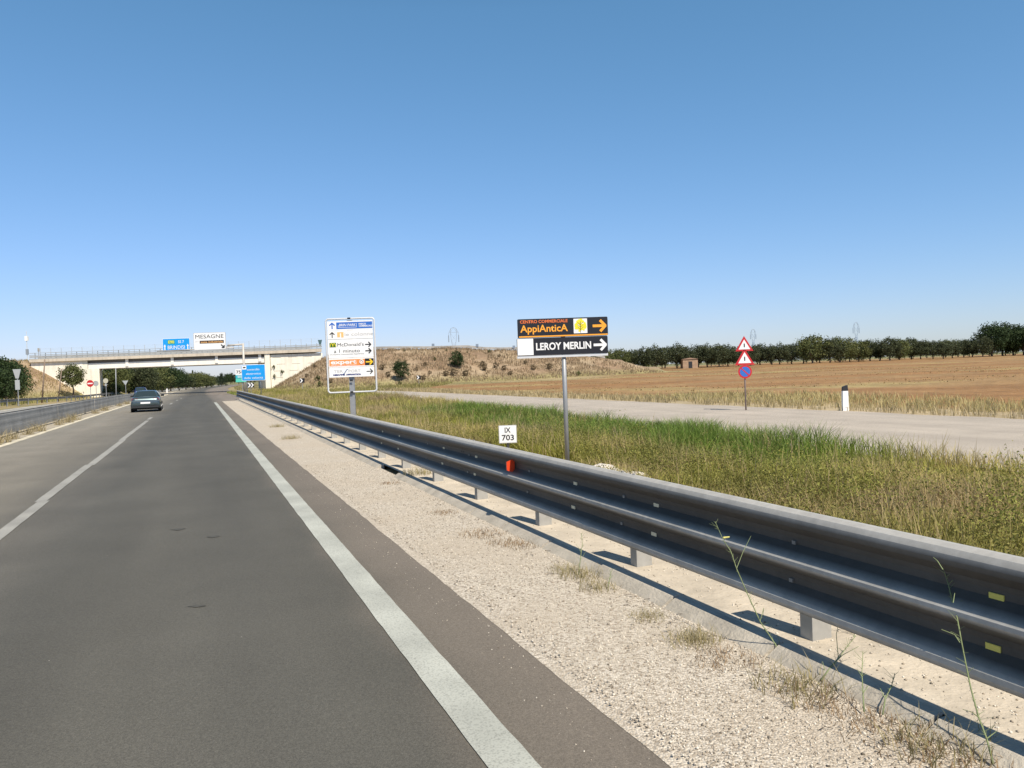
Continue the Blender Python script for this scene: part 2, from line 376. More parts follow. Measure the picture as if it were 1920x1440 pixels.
ASPH3 = asphalt('asphalt_side_road', [(-9, (.42, .365, .30)), (0, (.40, .35, .29))])
def right_edge(t): return .95 + 3.2*sm(58, 84, t) + 1.2*sm(84, 150, t)*1.0
tag(strip('road', -9.0, right_edge, -30, 900, .02, ASPH, 1.0, nseg=4), kind='structure')
tag(strip('opposite_road', -16.6, -9.0, -30, 900, .016, ASPH2, 1.5, jit0=.25), kind='structure')
# side road running parallel on the right
def ramp_in(t): return 9.7 + 1.6*sm(65, 120, t) - 5.5*sm(118, 150, t)
def ramp_out(t): return 18.4 - 3.3*sm(65, 120, t) - 7.5*sm(118, 150, t)
sr = strip('side_road', ramp_in, ramp_out, -12, 140, .02, ASPH3, 1.0, jit0=.15, jit1=.25, nseg=2); tag(sr, kind='structure')

def paint(name, col, wear):
    m = bpy.data.materials.new(name); m.use_nodes = True; n = m.node_tree.nodes; l = m.node_tree.links; p = n['Principled BSDF']
    tc = n.new('ShaderNodeTexCoord'); t = n.new('ShaderNodeTexNoise'); t.inputs['Scale'].default_value = 90; t.inputs['Detail'].default_value = 8
    l.new(tc.outputs['Object'], t.inputs['Vector']); r = n.new('ShaderNodeValToRGB')
    r.color_ramp.elements[0].position = .30; r.color_ramp.elements[0].color = tuple(c*wear for c in col)+(1,)
    r.color_ramp.elements[1].position = .52; r.color_ramp.elements[1].color = (*col, 1)
    l.new(t.outputs['Fac'], r.inputs['Fac'])
    t3 = n.new('ShaderNodeTexNoise'); t3.inputs['Scale'].default_value = 1.5; l.new(tc.outputs['Object'], t3.inputs['Vector'])
    q = n.new('ShaderNodeMapRange'); q.inputs[1].default_value = .3; q.inputs[2].default_value = .7; q.inputs[3].default_value = .82; q.inputs[4].default_value = 1.12; l.new(t3.outputs['Fac'], q.inputs[0])
    mx = n.new('ShaderNodeMix'); mx.data_type = 'RGBA'; mx.blend_type = 'MULTIPLY'; mx.inputs[0].default_value = 1; l.new(r.outputs[0], mx.inputs[6]); l.new(q.outputs[0], mx.inputs[7])
    l.new(mx.outputs[2], p.inputs['Base Color']); p.inputs['Roughness'].default_value = .75; return m
PAINT = paint('road_paint', (.43, .44, .39), .62)
PAINTD = paint('road_paint_worn', (.33, .32, .285), .7)
STAIN = mat('asphalt_stain', (.070, .067, .056), .82, var=.25, scale=30)
PAINTW = paint('road_paint_bright', (.66, .60, .46), .75)
tag(strip('edge_line', -.105, .105, -10, 64, .026, PAINT, .15, jit0=.006, jit1=.006, jf=9), kind='structure')
# centre line: long worn dashes laid slightly out of line
mbs = []
for k, (a, b, o) in enumerate([(-6, 13.1, -3.46), (13.0, 18.3, -3.50), (18.1, 25.6, -3.46), (25.2, 37.6, -3.5), (38.6, 41.2, -3.52), (50, 54, -3.5), (64, 68, -3.4), (78, 82, -3.3), (92, 96, -3.2)]):
    s_ = strip('centre_line', o-.08, o+.08, a, b, .026+.001*(k % 2), PAINTD, .15, jit0=.008, jit1=.008, jf=8)
    mbs.append(s_)
for s_ in mbs: tag(s_, kind='structure')
rs = random.Random(21)
for u_, v_, L_, W_ in ((335, 992, .16, .18), (400, 1006, .12, .16), (372, 1136, .07, .16)):
    d_ = Fv + cr*((u_-960)/1450) + cu*((720-v_)/1450); q_ = (.024-CAM_H)/d_.z; x_, y_ = d_.x*q_, d_.y*q_
    pts_ = [(x_+W_*.5*math.cos(a_)*rs.uniform(.55, 1.1), y_+L_*.5*math.sin(a_)*rs.uniform(.55, 1.1), .0245) for a_ in [k_*math.pi/9 for k_ in range(18)]]
    m_ = bpy.data.meshes.new('asphalt_stain'); m_.from_pydata(pts_, [], [tuple(range(18))]); tag(link('asphalt_stain', m_, STAIN), kind='structure')
tag(strip('median_line', -6.98, -6.72, -10, 420, .026, PAINTW, .5, jit0=.03, jit1=.03), kind='structure')
tag(strip('opposite_edge_line', -15.9, -15.65, 20, 260, .024, PAINTW, 1.0), kind='structure')
tag(strip('opposite_inner_line', -9.6, -9.4, 20, 260, .024, PAINTW, 1.0), kind='structure')
# dusty concrete strip under the median rail
tag(strip('median_strip', -9.0, -7.0, -20, 420, .03, mat('median_dust', (.36, .32, .25), .95, var=.25, scale=3, bump=.4), 1.0, jit0=.1, jit1=.04), kind='structure')

# gravel shoulder
def gravel_mat():
    m = bpy.data.materials.new('crushed_limestone'); m.use_nodes = True; n = m.node_tree.nodes; l = m.node_tree.links; p = n['Principled BSDF']
    tc = n.new('ShaderNodeTexCoord'); vo = n.new('ShaderNodeTexVoronoi'); vo.inputs['Scale'].default_value = 75; l.new(tc.outputs['Object'], vo.inputs['Vector'])
    r = n.new('ShaderNodeValToRGB'); e = r.color_ramp.elements; e[0].color = (.26, .215, .165, 1); e[0].position = 0; e[1].color = (.66, .60, .51, 1); e[1].position = 1
    q = e.new(.45); q.color = (.48, .425, .345, 1)
    sp = n.new('ShaderNodeSeparateColor'); l.new(vo.outputs['Color'], sp.inputs[0]); l.new(sp.outputs[0], r.inputs[0])
    t = n.new('ShaderNodeTexNoise'); t.inputs['Scale'].default_value = .9; t.inputs['Detail'].default_value = 6; l.new(tc.outputs['Object'], t.inputs['Vector'])
    rr = n.new('ShaderNodeMapRange'); rr.inputs[1].default_value = .4; rr.inputs[2].default_value = .62; l.new(t.outputs['Fac'], rr.inputs[0])
    mx = n.new('ShaderNodeMix'); mx.data_type = 'RGBA'; l.new(rr.outputs[0], mx.inputs[0]); l.new(r.outputs[0], mx.inputs[6]); mx.inputs[7].default_value = (.46, .395, .31, 1)
    # keep half of stone contrast where the dust lies
    mf = n.new('ShaderNodeMath'); mf.operation = 'MULTIPLY'; mf.inputs[1].default_value = .6; l.new(rr.outputs[0], mf.inputs[0]); l.new(mf.outputs[0], mx.inputs[0])
    l.new(mx.outputs[2], p.inputs['Base Color']); p.inputs['Roughness'].default_value = .95
    b = n.new('ShaderNodeBump'); b.inputs['Strength'].default_value = .7; b.inputs['Distance'].default_value = .012; b.invert = True
    l.new(vo.outputs['Distance'], b.inputs['Height']); l.new(b.outputs['Normal'], p.inputs['Normal']); return m
GRAV = gravel_mat()
gs = strip('gravel_shoulder', right_edge if False else (lambda t: .60+0*t), 1.86, -8, 66, .034, GRAV, .1, jit0=.018, jit1=0, nseg=6, jf=2.2, zf=lambda k, t: -.0115*max(0, 1-k*6)); tag(gs, kind='structure')
def pebbles(n, t0, t1, o0, o1, r0, r1, z0, pw=1.7):
    t = t0+(t1-t0)*rng.random(n)**pw; o = o0+(o1-o0)*rng.random(n); x, y = ref(t, o)
    r = r0+(r1-r0)*rng.random(n)**2.5
    base = np.array([(1,0,0),(0,1,0),(-1,0,0),(0,-1,0),(0,0,.75),(0,0,-.75)], float)
    V = base[None]*r[:, None, None]*(0.6+.8*rng.random((n, 6, 1)))
    a = rng.random(n)*6.28; c, s = np.cos(a)[:, None], np.sin(a)[:, None]
    X = V[:, :, 0]*c-V[:, :, 1]*s; Y = V[:, :, 0]*s+V[:, :, 1]*c
    P = np.stack([X+x[:, None], Y+y[:, None], V[:, :, 2]+z0+r[:, None]*.25], 2).reshape(-1, 3)
    f = np.array([(0,1,4),(1,2,4),(2,3,4),(3,0,4),(1,0,5),(2,1,5),(3,2,5),(0,3,5)])
    F = (f[None]+np.arange(n)[:, None, None]*6).reshape(-1, 3)
    g = rng.random(n); col = mixc((.30, .25, .19), (.72, .66, .56), g)
    dark = rng.random(n) < .12; col[dark] *= .45
    return P, F, np.repeat(col, 6, 0)
P, F_, C_ = pebbles(26000, 1.8, 15, .66, 1.85, .003, .010, .034)
P2, F2, C2 = pebbles(5000, 2.5, 18, 1.98, 3.4, .002, .011, .085)
P3, F3, C3 = pebbles(900, 2.0, 18, .30, .70, .002, .006, .021)
PM = attr_mat('pebble_stone', .9)
tag(link('gravel', np_mesh('gravel', np.concatenate([P, P2, P3]), F3=np.concatenate([F_, F2+len(P), F3+len(P)+len(P2)]), col=np.concatenate([C_, C2, C3])), PM), kind='stuff', label='loose pale crushed stones on the shoulder beside the guardrail', cat='gravel')

# kerb blocks (sloped front) with a gap at the drain, slab behind
kb = MB(); t = -6.0
while t < 66:
    L = .98 if t < 30 else 3.0
    if not (12.35 < t < 12.75 or 11.9 < t+L-.5 < 11.95):
        w = rng.random()*.012; zz = rng.random()*.012
        a, b = t+.012, min(t+L-.012, 70)
        if a < 12.35 < b: b = 12.35
        v = []
        for tt in (a, b):
            for o, z in ((1.74+w, .0), (1.77+w, .035), (1.86+w, .085+zz), (1.925, .092+zz), (1.925, .0)):
                x, y = ref(tt, o); v.append((float(x), float(y), z+float(gz_flat(x, y))))
        kb.add(v, [(0,1,2,3,4), (9,8,7,6,5)]+[(i, i+5, (i+1) % 5+5, (i+1) % 5) for i in range(5)])
    t += L
kerb = kb.build('kerb', CONC); tag(kerb, kind='structure')
tag(strip('concrete_slab', 1.93, 2.485, -6, 66, .085, SLAB, .2, jit1=.012, nseg=2, jf=5), kind='structure')
tag(strip('dirt_slab', 2.535, 3.30, -6, 66, .083, mat('dirt_slab', (.40, .33, .245), .95, col2=(.52, .45, .35), scale=2.2, bump=.6, bscale=25), .2, jit0=.012, jit1=.12, nseg=2, jf=4, zf=lambda k, t: -.075*(k > .9)), kind='structure')
tag(strip('slab_joint', 2.44, 2.62, -6, 66, .04, mat('joint_dark', (.05, .04, .03), 1), .5), kind='structure')

# ------------------------------------------------------------------ guardrails
PROF3 = [(0, .855), (.035, .866), (.09, .856), (.135, .832), (.158, .80), (.157, .775), (.082, .725), (.07, .69), (.07, .655), (.13, .607), (.16, .585), (.163, .56), (.155, .545), (.082, .495), (.07, .47), (.07, .435), (.13, .393), (.16, .372), (.163, .345), (.15, .318), (.115, .30)]
def rail_mesh(offc, side, t0, t1, prof, mb, step=.5, th=.004, lap=True, pts=None):
    """sheet following the road: profile depth d goes towards the road (side=-1)"""
    ts = np.arange(t0, t1+1e-6, step); n = len(prof)
    def pt(t, d, z):
        if pts is None: x, y = ref(t, offc+side*d)
        else:
            cxs, cys = pts; s = (np.interp(t+.5, *cxs)-np.interp(t-.5, *cxs)); q = (np.interp(t+.5, *cys)-np.interp(t-.5, *cys)); L = math.hypot(s, q)
            x = np.interp(t, *cxs)+side*d*q/L; y = np.interp(t, *cys)-side*d*s/L
        return (float(x), float(y), z+float(gz_flat(x, y)))
    for lay, e in ((0, 0), (1, th)):
        v = []; f = []
        for tt in ts:
            for d, z in prof: v.append(pt(tt, d-e, z-(e if lay else 0)*.6))
        for k in range(len(ts)-1):
            f += [(k*n+i, k*n+i+1, (k+1)*n+i+1, (k+1)*n+i) for i in range(n-1)]
        mb.add(v, f)
    return mb
PROF3 = [(0, .852), (.02, .865), (.05, .866), (.085, .852), (.105, .825), (.110, .80), (.105, .775), (.06, .73), (.052, .70), (.052, .665), (.085, .635), (.125, .605), (.143, .585), (.145, .565), (.135, .545), (.09, .505), (.082, .475), (.082, .44), (.115, .41), (.155, .38), (.172, .36), (.174, .335), (.165, .315), (.14, .30)]
POST_O = 2.115
gr = empty('guardrail', (*[float(c) for c in ref(5, POST_O)], 0), label='long grey three-wave steel guardrail along the gravel shoulder on the right', cat='guardrail')
inv = Vector(gr.location)
def sub(mb): mb.v = [tuple(Vector(p)-inv) for p in mb.v]; return mb
# beams: 4 m panels overlapping at the splices, each a part
k = 0; t = -2.0
while t < 68:
    L = 4.0 if t < 28 else 8.0
    mb = MB(); rail_mesh(POST_O-.035-.0025*(k % 2), -1, t, min(t+L+.25, 70), PROF3, mb, step=.5 if t < 28 else 2)
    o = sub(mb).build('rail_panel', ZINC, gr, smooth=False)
    nn = len(o.data.vertices); nP = len(PROF3); valley_shade = np.array([.0, .0, .0, .0, .3, .9, 1, 1, 1, 1, 1, .35, .0, .1, .8, 1, 1, 1, 1, .4, .0, .0, .3, .7])  # shade in the wave valleys and lit crests painted into the rail colour
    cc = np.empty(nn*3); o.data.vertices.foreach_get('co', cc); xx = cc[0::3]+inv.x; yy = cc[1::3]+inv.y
    shd = valley_shade[np.arange(nn) % nP]*(.8+.4*fbm(xx*.7+yy*.7, yy*.3, 17)); at = o.data.color_attributes.new('Col', 'FLOAT_COLOR', 'POINT')
    at.data.foreach_set('color', np.concatenate([mixc((.38, .37, .345), (.066, .062, .056), np.clip(shd, 0, 1)), np.ones((nn, 1))], 1).astype(np.float32).ravel())
    k += 1; t += L
t0p = 0.14; posts = []
def frame_at(t, o):
    x, y = ref(t, o); s = float(np.interp(t, TY, sl_)); L = math.hypot(1, s)
    return Vector((float(x), float(y), float(gz_flat(x, y)))), Vector((s/L, 1/L, 0)), Vector((1/L, -s/L, 0))
def obox(mb, c, du, dr, u0, u1, r0, r1, z0, z1):
    v = [c+du*u+dr*r+Vector((0, 0, z)) for z in (z0, z1) for u, r in ((u0, r0), (u1, r0), (u1, r1), (u0, r1))]
    return mb.add(v, [(0,3,2,1),(4,5,6,7),(0,1,5,4),(1,2,6,5),(2,3,7,6),(3,0,4,7)])
DOTS = []
kk = 0; t = t0p
while t < 69:
    c, du, dr = frame_at(t, POST_O+.05); mb = MB()
    # C-shaped post
    obox(mb, c, du, dr, -.05, .05, -.072, -.066, .05, .80)
    obox(mb, c, du, dr, -.05, -.044, -.066, .072, .05, .80)
    obox(mb, c, du, dr, .044, .05, -.066, .072, .05, .80)
    po = sub(mb).build('post', GALVL, gr)
    if t < 12:
        for s_ in (-.028, .028):
            h = MB(); obox(h, c, du, dr, -.0535, -.0503, s_-.009, s_+.009, .235, .268); sub(h).build('bolt_slot', INK, po)
        for z in (.672, .452):
            b = MB(); r0 = -.137 if z > .6 else -.167; obox(b, c, du, dr, -.014, .014, r0-.012, r0+.01, z-.011, z+.011); sub(b).build('bolt', GALV, gr)
    if kk % 2 == 1 and t < 16:
        for z, rr0 in ((.75, -.15), (.70, -.135), (.53, -.185), (.475, -.165)):
            for u in (.26, .34):
                b = MB(); obox(b, c, du, dr, u-.007, u+.007, rr0-.006, rr0+.012, z-.016, z+.016); sub(b).build('splice_bolt', INK, gr)
    if kk % 2 == 1 and t < 14:
        for u in (-.13, .05):
            p = c+du*u+dr*(-.12)+Vector((0, 0, .862)); b = MB(); b.tube(p, p+Vector((0, 0, .016)), .015, .010, 8); sub(b).build('bolt', GALV, gr)
    kk += 1; t += 1.83
def t_of_u(o_, u, z=.6):
    best = None
    for t in np.arange(1, 120, .02):
        x, y = ref(t, o_); q = Vector((float(x), float(y), z-CAM_H)); px = 960+1450*q.dot(cr)/q.dot(Fv)
        if (px < u) if o_ > -1.2 else (px > u): return t
    return t
for u in (1880, 1237, 1084, 897, 836, 752, 720):  # pale plates stand in for daylight seen through the rail slots
    c2, du, dr = frame_at(t_of_u(POST_O-.07, u), POST_O+.05)
    for z in (.672, .452):
        r0 = -.137 if z > .6 else -.167; tb = MB(); obox(tb, c2, du, dr, -.035, .035, r0-.008, r0+.01, z-.014, z+.014); sub(tb).build('slot_plate', REFY if u > 1800 else SLOTD, gr)
# orange reflector wedge
c, du, dr = frame_at(t_of_u(POST_O-.1, 965, .7), POST_O-.01); mb = MB()
q = [(0, 0, .60), (0, 0, .80), (0, -.10, .775), (0, -.10, .63)]
pr = lambda u, r, z: c+du*u+dr*r+Vector((0, 0, z))
v = [pr(-.012, -.09, .61), pr(-.012, -.09, .775), pr(-.012, -.185, .74), pr(-.012, -.185, .645), pr(.06, -.09, .63), pr(.06, -.09, .755), pr(.06, -.165, .73), pr(.06, -.165, .655)]
mb.add(v, [(0,1,2,3),(4,7,6,5),(0,4,5,1),(1,5,6,2),(2,6,7,3),(3,7,4,0)])
sub(mb).build('reflector', mat('orange_reflector', (.72, .065, .018), .35), gr)

# median barrier: grey steel panels on both sides with a spacer box
mr_ = empty('median_guardrail', (*[float(c) for c in ref(30, -7.75)], 0), label='grey steel guardrail on the median strip left of the road', cat='guardrail'); inv = Vector(mr_.location)
PROFM = [(0, .86), (.04, .865), (.055, .84), (.056, .80), (.051, .74), (.051, .67), (.056, .62), (.057, .58), (.056, .54), (.051, .48), (.051, .42), (.056, .36), (.057, .26), (.055, .13)]
t = 14.0; k = 0
while t < 128:
    mb = MB(); L = 4.5 if t < 60 else 12
    rail_mesh(-7.75-.003*(k % 2), 1, t, min(t+L+.2, 130), PROFM, mb, step=1.5)
    rail_mesh(-8.05-.003*(k % 2), -1, t, min(t+L+.2, 130), PROFM, mb, step=1.5)
    o = sub(mb).build('rail_panel', GREYR, mr_, smooth=False)
    if k % 3: t += L; k += 1; continue
    c, du, dr = frame_at(t+.1, -7.75); sm_ = MB(); obox(sm_, c, du, dr, -.02, .02, .045, .064, .14, .862); sub(sm_).build('seam', GREYR, mr_); t += L; k += 1
t = 15.0
while t < 128:
    c, du, dr = frame_at(t, -7.90); mb = MB(); obox(mb, c, du, dr, -.06, .06, -.12, .12, .0, .83)
    obox(mb, c, du, dr, -.03, .03, .235, .25, .25, .86) if False else None
    sub(mb).build('post', GALVL, mr_); t += 4.5 if t < 60 else 9
# end cap of the median rail
c, du, dr = frame_at(130.3, -7.9); mb = MB(); obox(mb, c, du, dr, -.1, .25, -.5, .5, .0, 1.0)
sub(mb).build('end_cap', mat('dark_end', (.03, .035, .03), .7), mr_)

# left guardrail beyond the opposite carriageway, two runs
PROF2 = [(0, .75), (.05, .755), (.08, .73), (.075, .69), (.02, .63), (.02, .58), (.075, .52), (.08, .48), (.05, .45)]
DARKR = mat('dark_weathered_rail', (.12, .118, .11), .6, 0, var=.2, scale=.8)
def far_rail(pts, label, m=DARKR, prof=PROF2):
    P = np.array(pts, float); s = np.concatenate([[0], np.cumsum(np.hypot(*(P[1:]-P[:-1]).T))])
    g = empty('roadside_guardrail', (P[0, 0], P[0, 1], 0), label=label, cat='guardrail')
    iv = Vector(g.location); T = float(s[-1]); mb = MB()
    rail_mesh(0, 1, 0, T, prof, mb, step=T/max(8, int(T/4)), pts=((s, P[:, 0]), (s, P[:, 1])))
    mb.v = [tuple(Vector(p)-iv) for p in mb.v]; mb.build('rail_beam', m, g, smooth=True)
    t = .5
    while t < T:
        x, y = np.interp(t, s, P[:, 0]), np.interp(t, s, P[:, 1]); z = float(gz_flat(x, y)); pb = MB()
        pb.box(x-.05-iv.x, x+.05-iv.x, y+.02-iv.y, y+.12-iv.y, z-.05, z+.7); pb.build('post', GALVL, g); t += 4
far_rail([(-40, 55), (-46, 66), (-52.5, 80), (-57.2, 94), (-59.5, 103)], 'dark steel guardrail at the far left edge beyond the opposite lanes')
far_rail([(-61.2, 106), (-66, 118), (-74, 138), (-84, 165), (-97, 198), (-112, 240)], 'dark steel guardrail running under the bridge beside the opposite lanes')

# ------------------------------------------------------------------ bridge
def conc_mat(name, col, streak=.25):
    m = bpy.data.materials.new(name); m.use_nodes = True; n = m.node_tree.nodes; l = m.node_tree.links; p = n['Principled BSDF']
    tc = n.new('ShaderNodeTexCoord'); mp = n.new('ShaderNodeMapping'); mp.inputs['Scale'].default_value = (1.2, 1.2, .15); l.new(tc.outputs['Object'], mp.inputs[0])
    out = None
    for vec, sc, a in ((mp.outputs[0], 1.6, streak), (tc.outputs['Object'], .5, streak*.5), (tc.outputs['Object'], 9, .08)):
        t = n.new('ShaderNodeTexNoise'); t.inputs['Scale'].default_value = sc; t.inputs['Detail'].default_value = 8; l.new(vec, t.inputs['Vector'])
        q = n.new('ShaderNodeMapRange'); q.inputs[1].default_value = .45; q.inputs[2].default_value = .75; q.inputs[3].default_value = 1; q.inputs[4].default_value = 1-a; l.new(t.outputs['Fac'], q.inputs[0])
        mx = n.new('ShaderNodeMix'); mx.data_type = 'RGBA'; mx.blend_type = 'MULTIPLY'; mx.inputs[0].default_value = 1
        if out is None: mx.inputs[6].default_value = (*col, 1)
        else: l.new(out, mx.inputs[6])
        l.new(q.outputs[0], mx.inputs[7]); out = mx.outputs[2]
    l.new(out, p.inputs['Base Color']); p.inputs['Roughness'].default_value = .9; return m
CREAM = conc_mat('cream_concrete', (.92, .86, .72), .22); GIRD = conc_mat('pale_girder_concrete', (.90, .85, .76), .10); DECKM = conc_mat('grey_deck_concrete', (.62, .54, .43))
BR = empty('overpass_bridge', (-65, 150, -.45), label='concrete road bridge crossing the highway with cream abutment walls', cat='bridge'); bo = Vector(BR.location)
def bb(name, m, boxes, parent=BR, polys=None):
    mb = MB()
    for x0, x1, y0, y1, z0, z1 in boxes: mb.box(x0-bo.x, x1-bo.x, y0-bo.y, y1-bo.y, z0-bo.z, z1-bo.z)
    return mb.build(name, m, parent)
X0, X1 = -82., -47.6
bb('deck_slab', DECKM, [(-93, -36.5, 149.4, 160.6, 6.72, 7.25)])
for y in (150, 153.2, 156.4, 159.4): bb('girder', GIRD, [(X0, X1, y, y+.55, 5.05, 6.12)])
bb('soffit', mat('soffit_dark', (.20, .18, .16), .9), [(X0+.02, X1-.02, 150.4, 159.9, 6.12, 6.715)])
for u in (155, 241, 326, 409, 490):
    x = (u-960)/1450*150; bb('deck_support', GIRD, [(x-.28, x+.28, 149.85, 150.38, 5.3, 6.716)])
for x in np.arange(-80, -49, 2.2):
    pass
# abutments
def wall_poly(pts, y0, y1, name, m):
    mb = MB(); mb.poly([(x-bo.x, z-bo.z) for x, z in pts], y0-bo.y, y1-bo.y); return mb.build(name, m, BR)
wall_poly([(-79.8, -1), (-79.8, 5.03), (-82.02, 5.03), (-82.02, 6.715), (-93, 6.715), (-93, 5.5), (-87, -1)], 149.9, 160, 'abutment_wall', CREAM)
wall_poly([(-47.6, -1), (-47.6, 6.715), (-46.6, 6.715), (-46.6, -1)], 149.6, 160, 'abutment_pillar', CREAM)
aw = wall_poly([(-46.597, -1), (-46.597, 6.5), (-36.5, 6.5), (-36.5, -1)], 149.9, 160, 'abutment_wall', CREAM)
# joints of the right wall
jm = mat('wall_joint', (.34, .30, .23), .9)
for z in (4.9, 3.4, 1.9): bb('wall_joint', jm, [(-46.59, -37, 149.88, 149.9, z, z+.05)], parent=aw) if False else None
mb = MB()
for z in (5.9, 4.6, 3.3, 2.0):
    for k in range(3):
        x = -45.8+3*k+.4*math.sin(z*3); mb.box(x, x+1.6, 149.885, 149.897, z, z+.06)
mb.v = [tuple(Vector(p)-bo) for p in mb.v]; mb.build('wall_joint', jm, aw)
# parapet guardrail and fence on the deck
PG = mat('parapet_steel', (.38, .39, .38), .55, .25, var=.12, scale=1)
for z0, z1 in ((7.25, 7.42), (7.60, 7.90), (8.02, 8.14)): bb('parapet_rail', PG, [(-93, -36.5, 149.55, 149.68, z0, z1)])
for z0 in (8.42,): bb('parapet_rail', PG, [(-93, -60, 149.55, 149.64, z0, z0+.09)])
bb('parapet_rail', PG, [(-93, -36.5, 160.2, 160.35, 7.55, 8.05)])
for x in np.arange(-92, -37, 2.02): bb('parapet_post', PG, [(x-.045, x+.045, 149.69, 149.78, 7.25, 8.42)])
FN = mat('fence_pale', (.45, .47, .48), .6, .2)
for x in np.arange(-91, -37, 2.02):
    mb = MB(); mb.box(x-.03-bo.x, x+.03-bo.x, 149.8-bo.y, 149.86-bo.y, 7.25-bo.z, 9.35-bo.z); mb.build('fence_post', FN, BR)
mb = MB()
for z in (8.75, 9.05, 9.3): mb.box(-91-bo.x, -37-bo.x, 149.815-bo.y, 149.835-bo.y, z-bo.z, z+.015-bo.z)
mb.build('fence_wire', FN, BR)

for o in [x for x in COL.objects if x.parent == BR or (x.parent and x.parent.parent == BR)]:
    for v in o.data.vertices: v.co.x -= v.co.y*.48 if v.co.y > .3 else 0
# guardrail on the embankment crest
mb = MB()
for (a, b) in zip(CR[:-3], CR[1:-2]):
    nrm = 4
    for k in range(nrm):
        p = a+(b-a)*k/nrm; q = a+(b-a)*(k+1)/nrm
        za, zb = [float(max(gz(v[0], v[1]-3.4), v[2]-.1)) for v in (p, q)]
        v = [(p[0], p[1]-3.5, za+.45), (q[0], q[1]-3.5, zb+.45), (q[0], q[1]-3.5, zb+.85), (p[0], p[1]-3.5, za+.85), (p[0], p[1]-3.42, za+.45), (q[0], q[1]-3.42, zb+.45), (q[0], q[1]-3.42, zb+.85), (p[0], p[1]-3.42, za+.85)]
        mb.add(v, [(0,1,2,3),(4,7,6,5),(3,2,6,7),(0,4,5,1),(0,3,7,4),(1,5,6,2)])
cg = empty('crest_guardrail', (0, 0, 0), label='thin dark guardrail along the top of the brown embankment', cat='guardrail')
mb.build('rail_beam', GREYR, cg)
for (a, b) in zip(CR[:-3], CR[1:-2]):
    for k in range(5):
        p = a+(b-a)*(k+.5)/5; z = float(gz(p[0], p[1]-3.4)); pb = MB(); pb.box(p[0]-.06, p[0]+.06, p[1]-3.40, p[1]-3.3, z-.2, z+.8); pb.build('post', GREYR, cg)

# ------------------------------------------------------------------ signs
def at(u, v, Y):     # photo pixel (1920 px wide) -> world point at distance Y
    d = Fv + cr*((u-960)/1450) + cu*((720-v)/1450); s = Y/d.y; return Vector((d.x*s, Y, CAM_H+d.z*s))
def roll_bb(parent, name, m, x0, x1, z0, z1, y0, y1, r=.02): return MB().poly(rrect(x0, x1, z0, z1, r), y0, y1).build(name, m, parent)
def arrows(parent, m, cx, cz, s, ang, y, thick=.17, head=.42):
    mb = MB()
    for k, q in enumerate(arrow(cx, cz, s, ang, thick, head)): mb.poly(q, y-.001*k, y+.004)
    return mb.build('arrow', m, parent)
def place(u, v, Y): 
    p = at(u, v, Y); return p
# --- centre commercial direction sign (two panels on one pole)
Y = 13.0; p = at(1060, 700, Y); gx_ = p.x
s1 = empty('direction_sign', (p.x, Y, 0), math.radians(4), label='black direction sign on a grey pole with orange and white arrows pointing right', cat='road sign')
sc = Y/1450      # metres per photo pixel
ztop = at(1060, 600, Y).z; zb = at(1060, 666, Y).z
MB().tube((-.01, .05, -.1), (-.01, .05, zb+.5), .038, n=16).build('pole', POLEM, s1, smooth=True)
W0, W1 = -.80, .735
H1 = .315
pz = zb; 
MB().poly(rrect(W0, W1, pz-.03, pz+.012, .004), -.012, .03).build('base_bar', WHITEF, s1)
roll_bb(s1, 'lower_panel', BLACK, W0, W1, pz+.014, pz+.014+.29, -.02, .0, .02)
roll_bb(s1, 'upper_panel', BLACK, W0+.02, W1+.01, pz+.31, pz+.31+.315, -.02, .0, .02)
MB().box(W0+.04, W1+.005, -.0225, -.0202, pz+.318, pz+.340).build('stripe', ORANGE, s1)
MB().box(W0+.008, W0+.275, -.0225, -.0202, pz+.022, pz+.296).build('white_square', WHITE, s1)
text('LEROY MERLIN', .165, .005-.02, pz+.152, WHITE, s1, -.0235, width=.93, bold=.0045)
arrows(s1, WHITE, .60, pz+.155, .215, 0, -.0235, .20)
text('CENTRO COMMERCIALE', .07, -.335, pz+.575, DORANGE, s1, -.0235, width=.80, bold=.0015)
text('AppiAnticA', .165, -.335, pz+.455, ORANGE, s1, -.0235, width=.80, bold=.003)
arrows(s1, ORANGE, .60, pz+.475, .225, 0, -.0235, .20)
MB().box(.165, .395, -.0225, -.0202, pz+.36, pz+.605).build('emblem_square', WHITE, s1)
rr = random.Random(3); mb = MB()
for k in range(46):
    a = rr.random()*6.28; r_ = .092*math.sqrt(rr.random()); mb.poly(circ(.28+r_*math.cos(a), pz+.492+r_*math.sin(a)*1.05, .017+.008*rr.random(), 7), -.0240-.00002*k, -.0228)
mb.build('emblem_tree', YELLOW, s1)
mb = MB(); mb.box(.2765, .2835, -.0262, -.0255, pz+.37, pz+.56)
for sx in (-1, 1):
    for z0 in (.42, .46, .50):
        mb.poly([(.28, pz+z0), (.28, pz+z0+.006), (.28+sx*.05, pz+z0+.05), (.28+sx*.05, pz+z0+.045)], -.0261, -.0254)
mb.build('emblem_trunk', INK, s1)
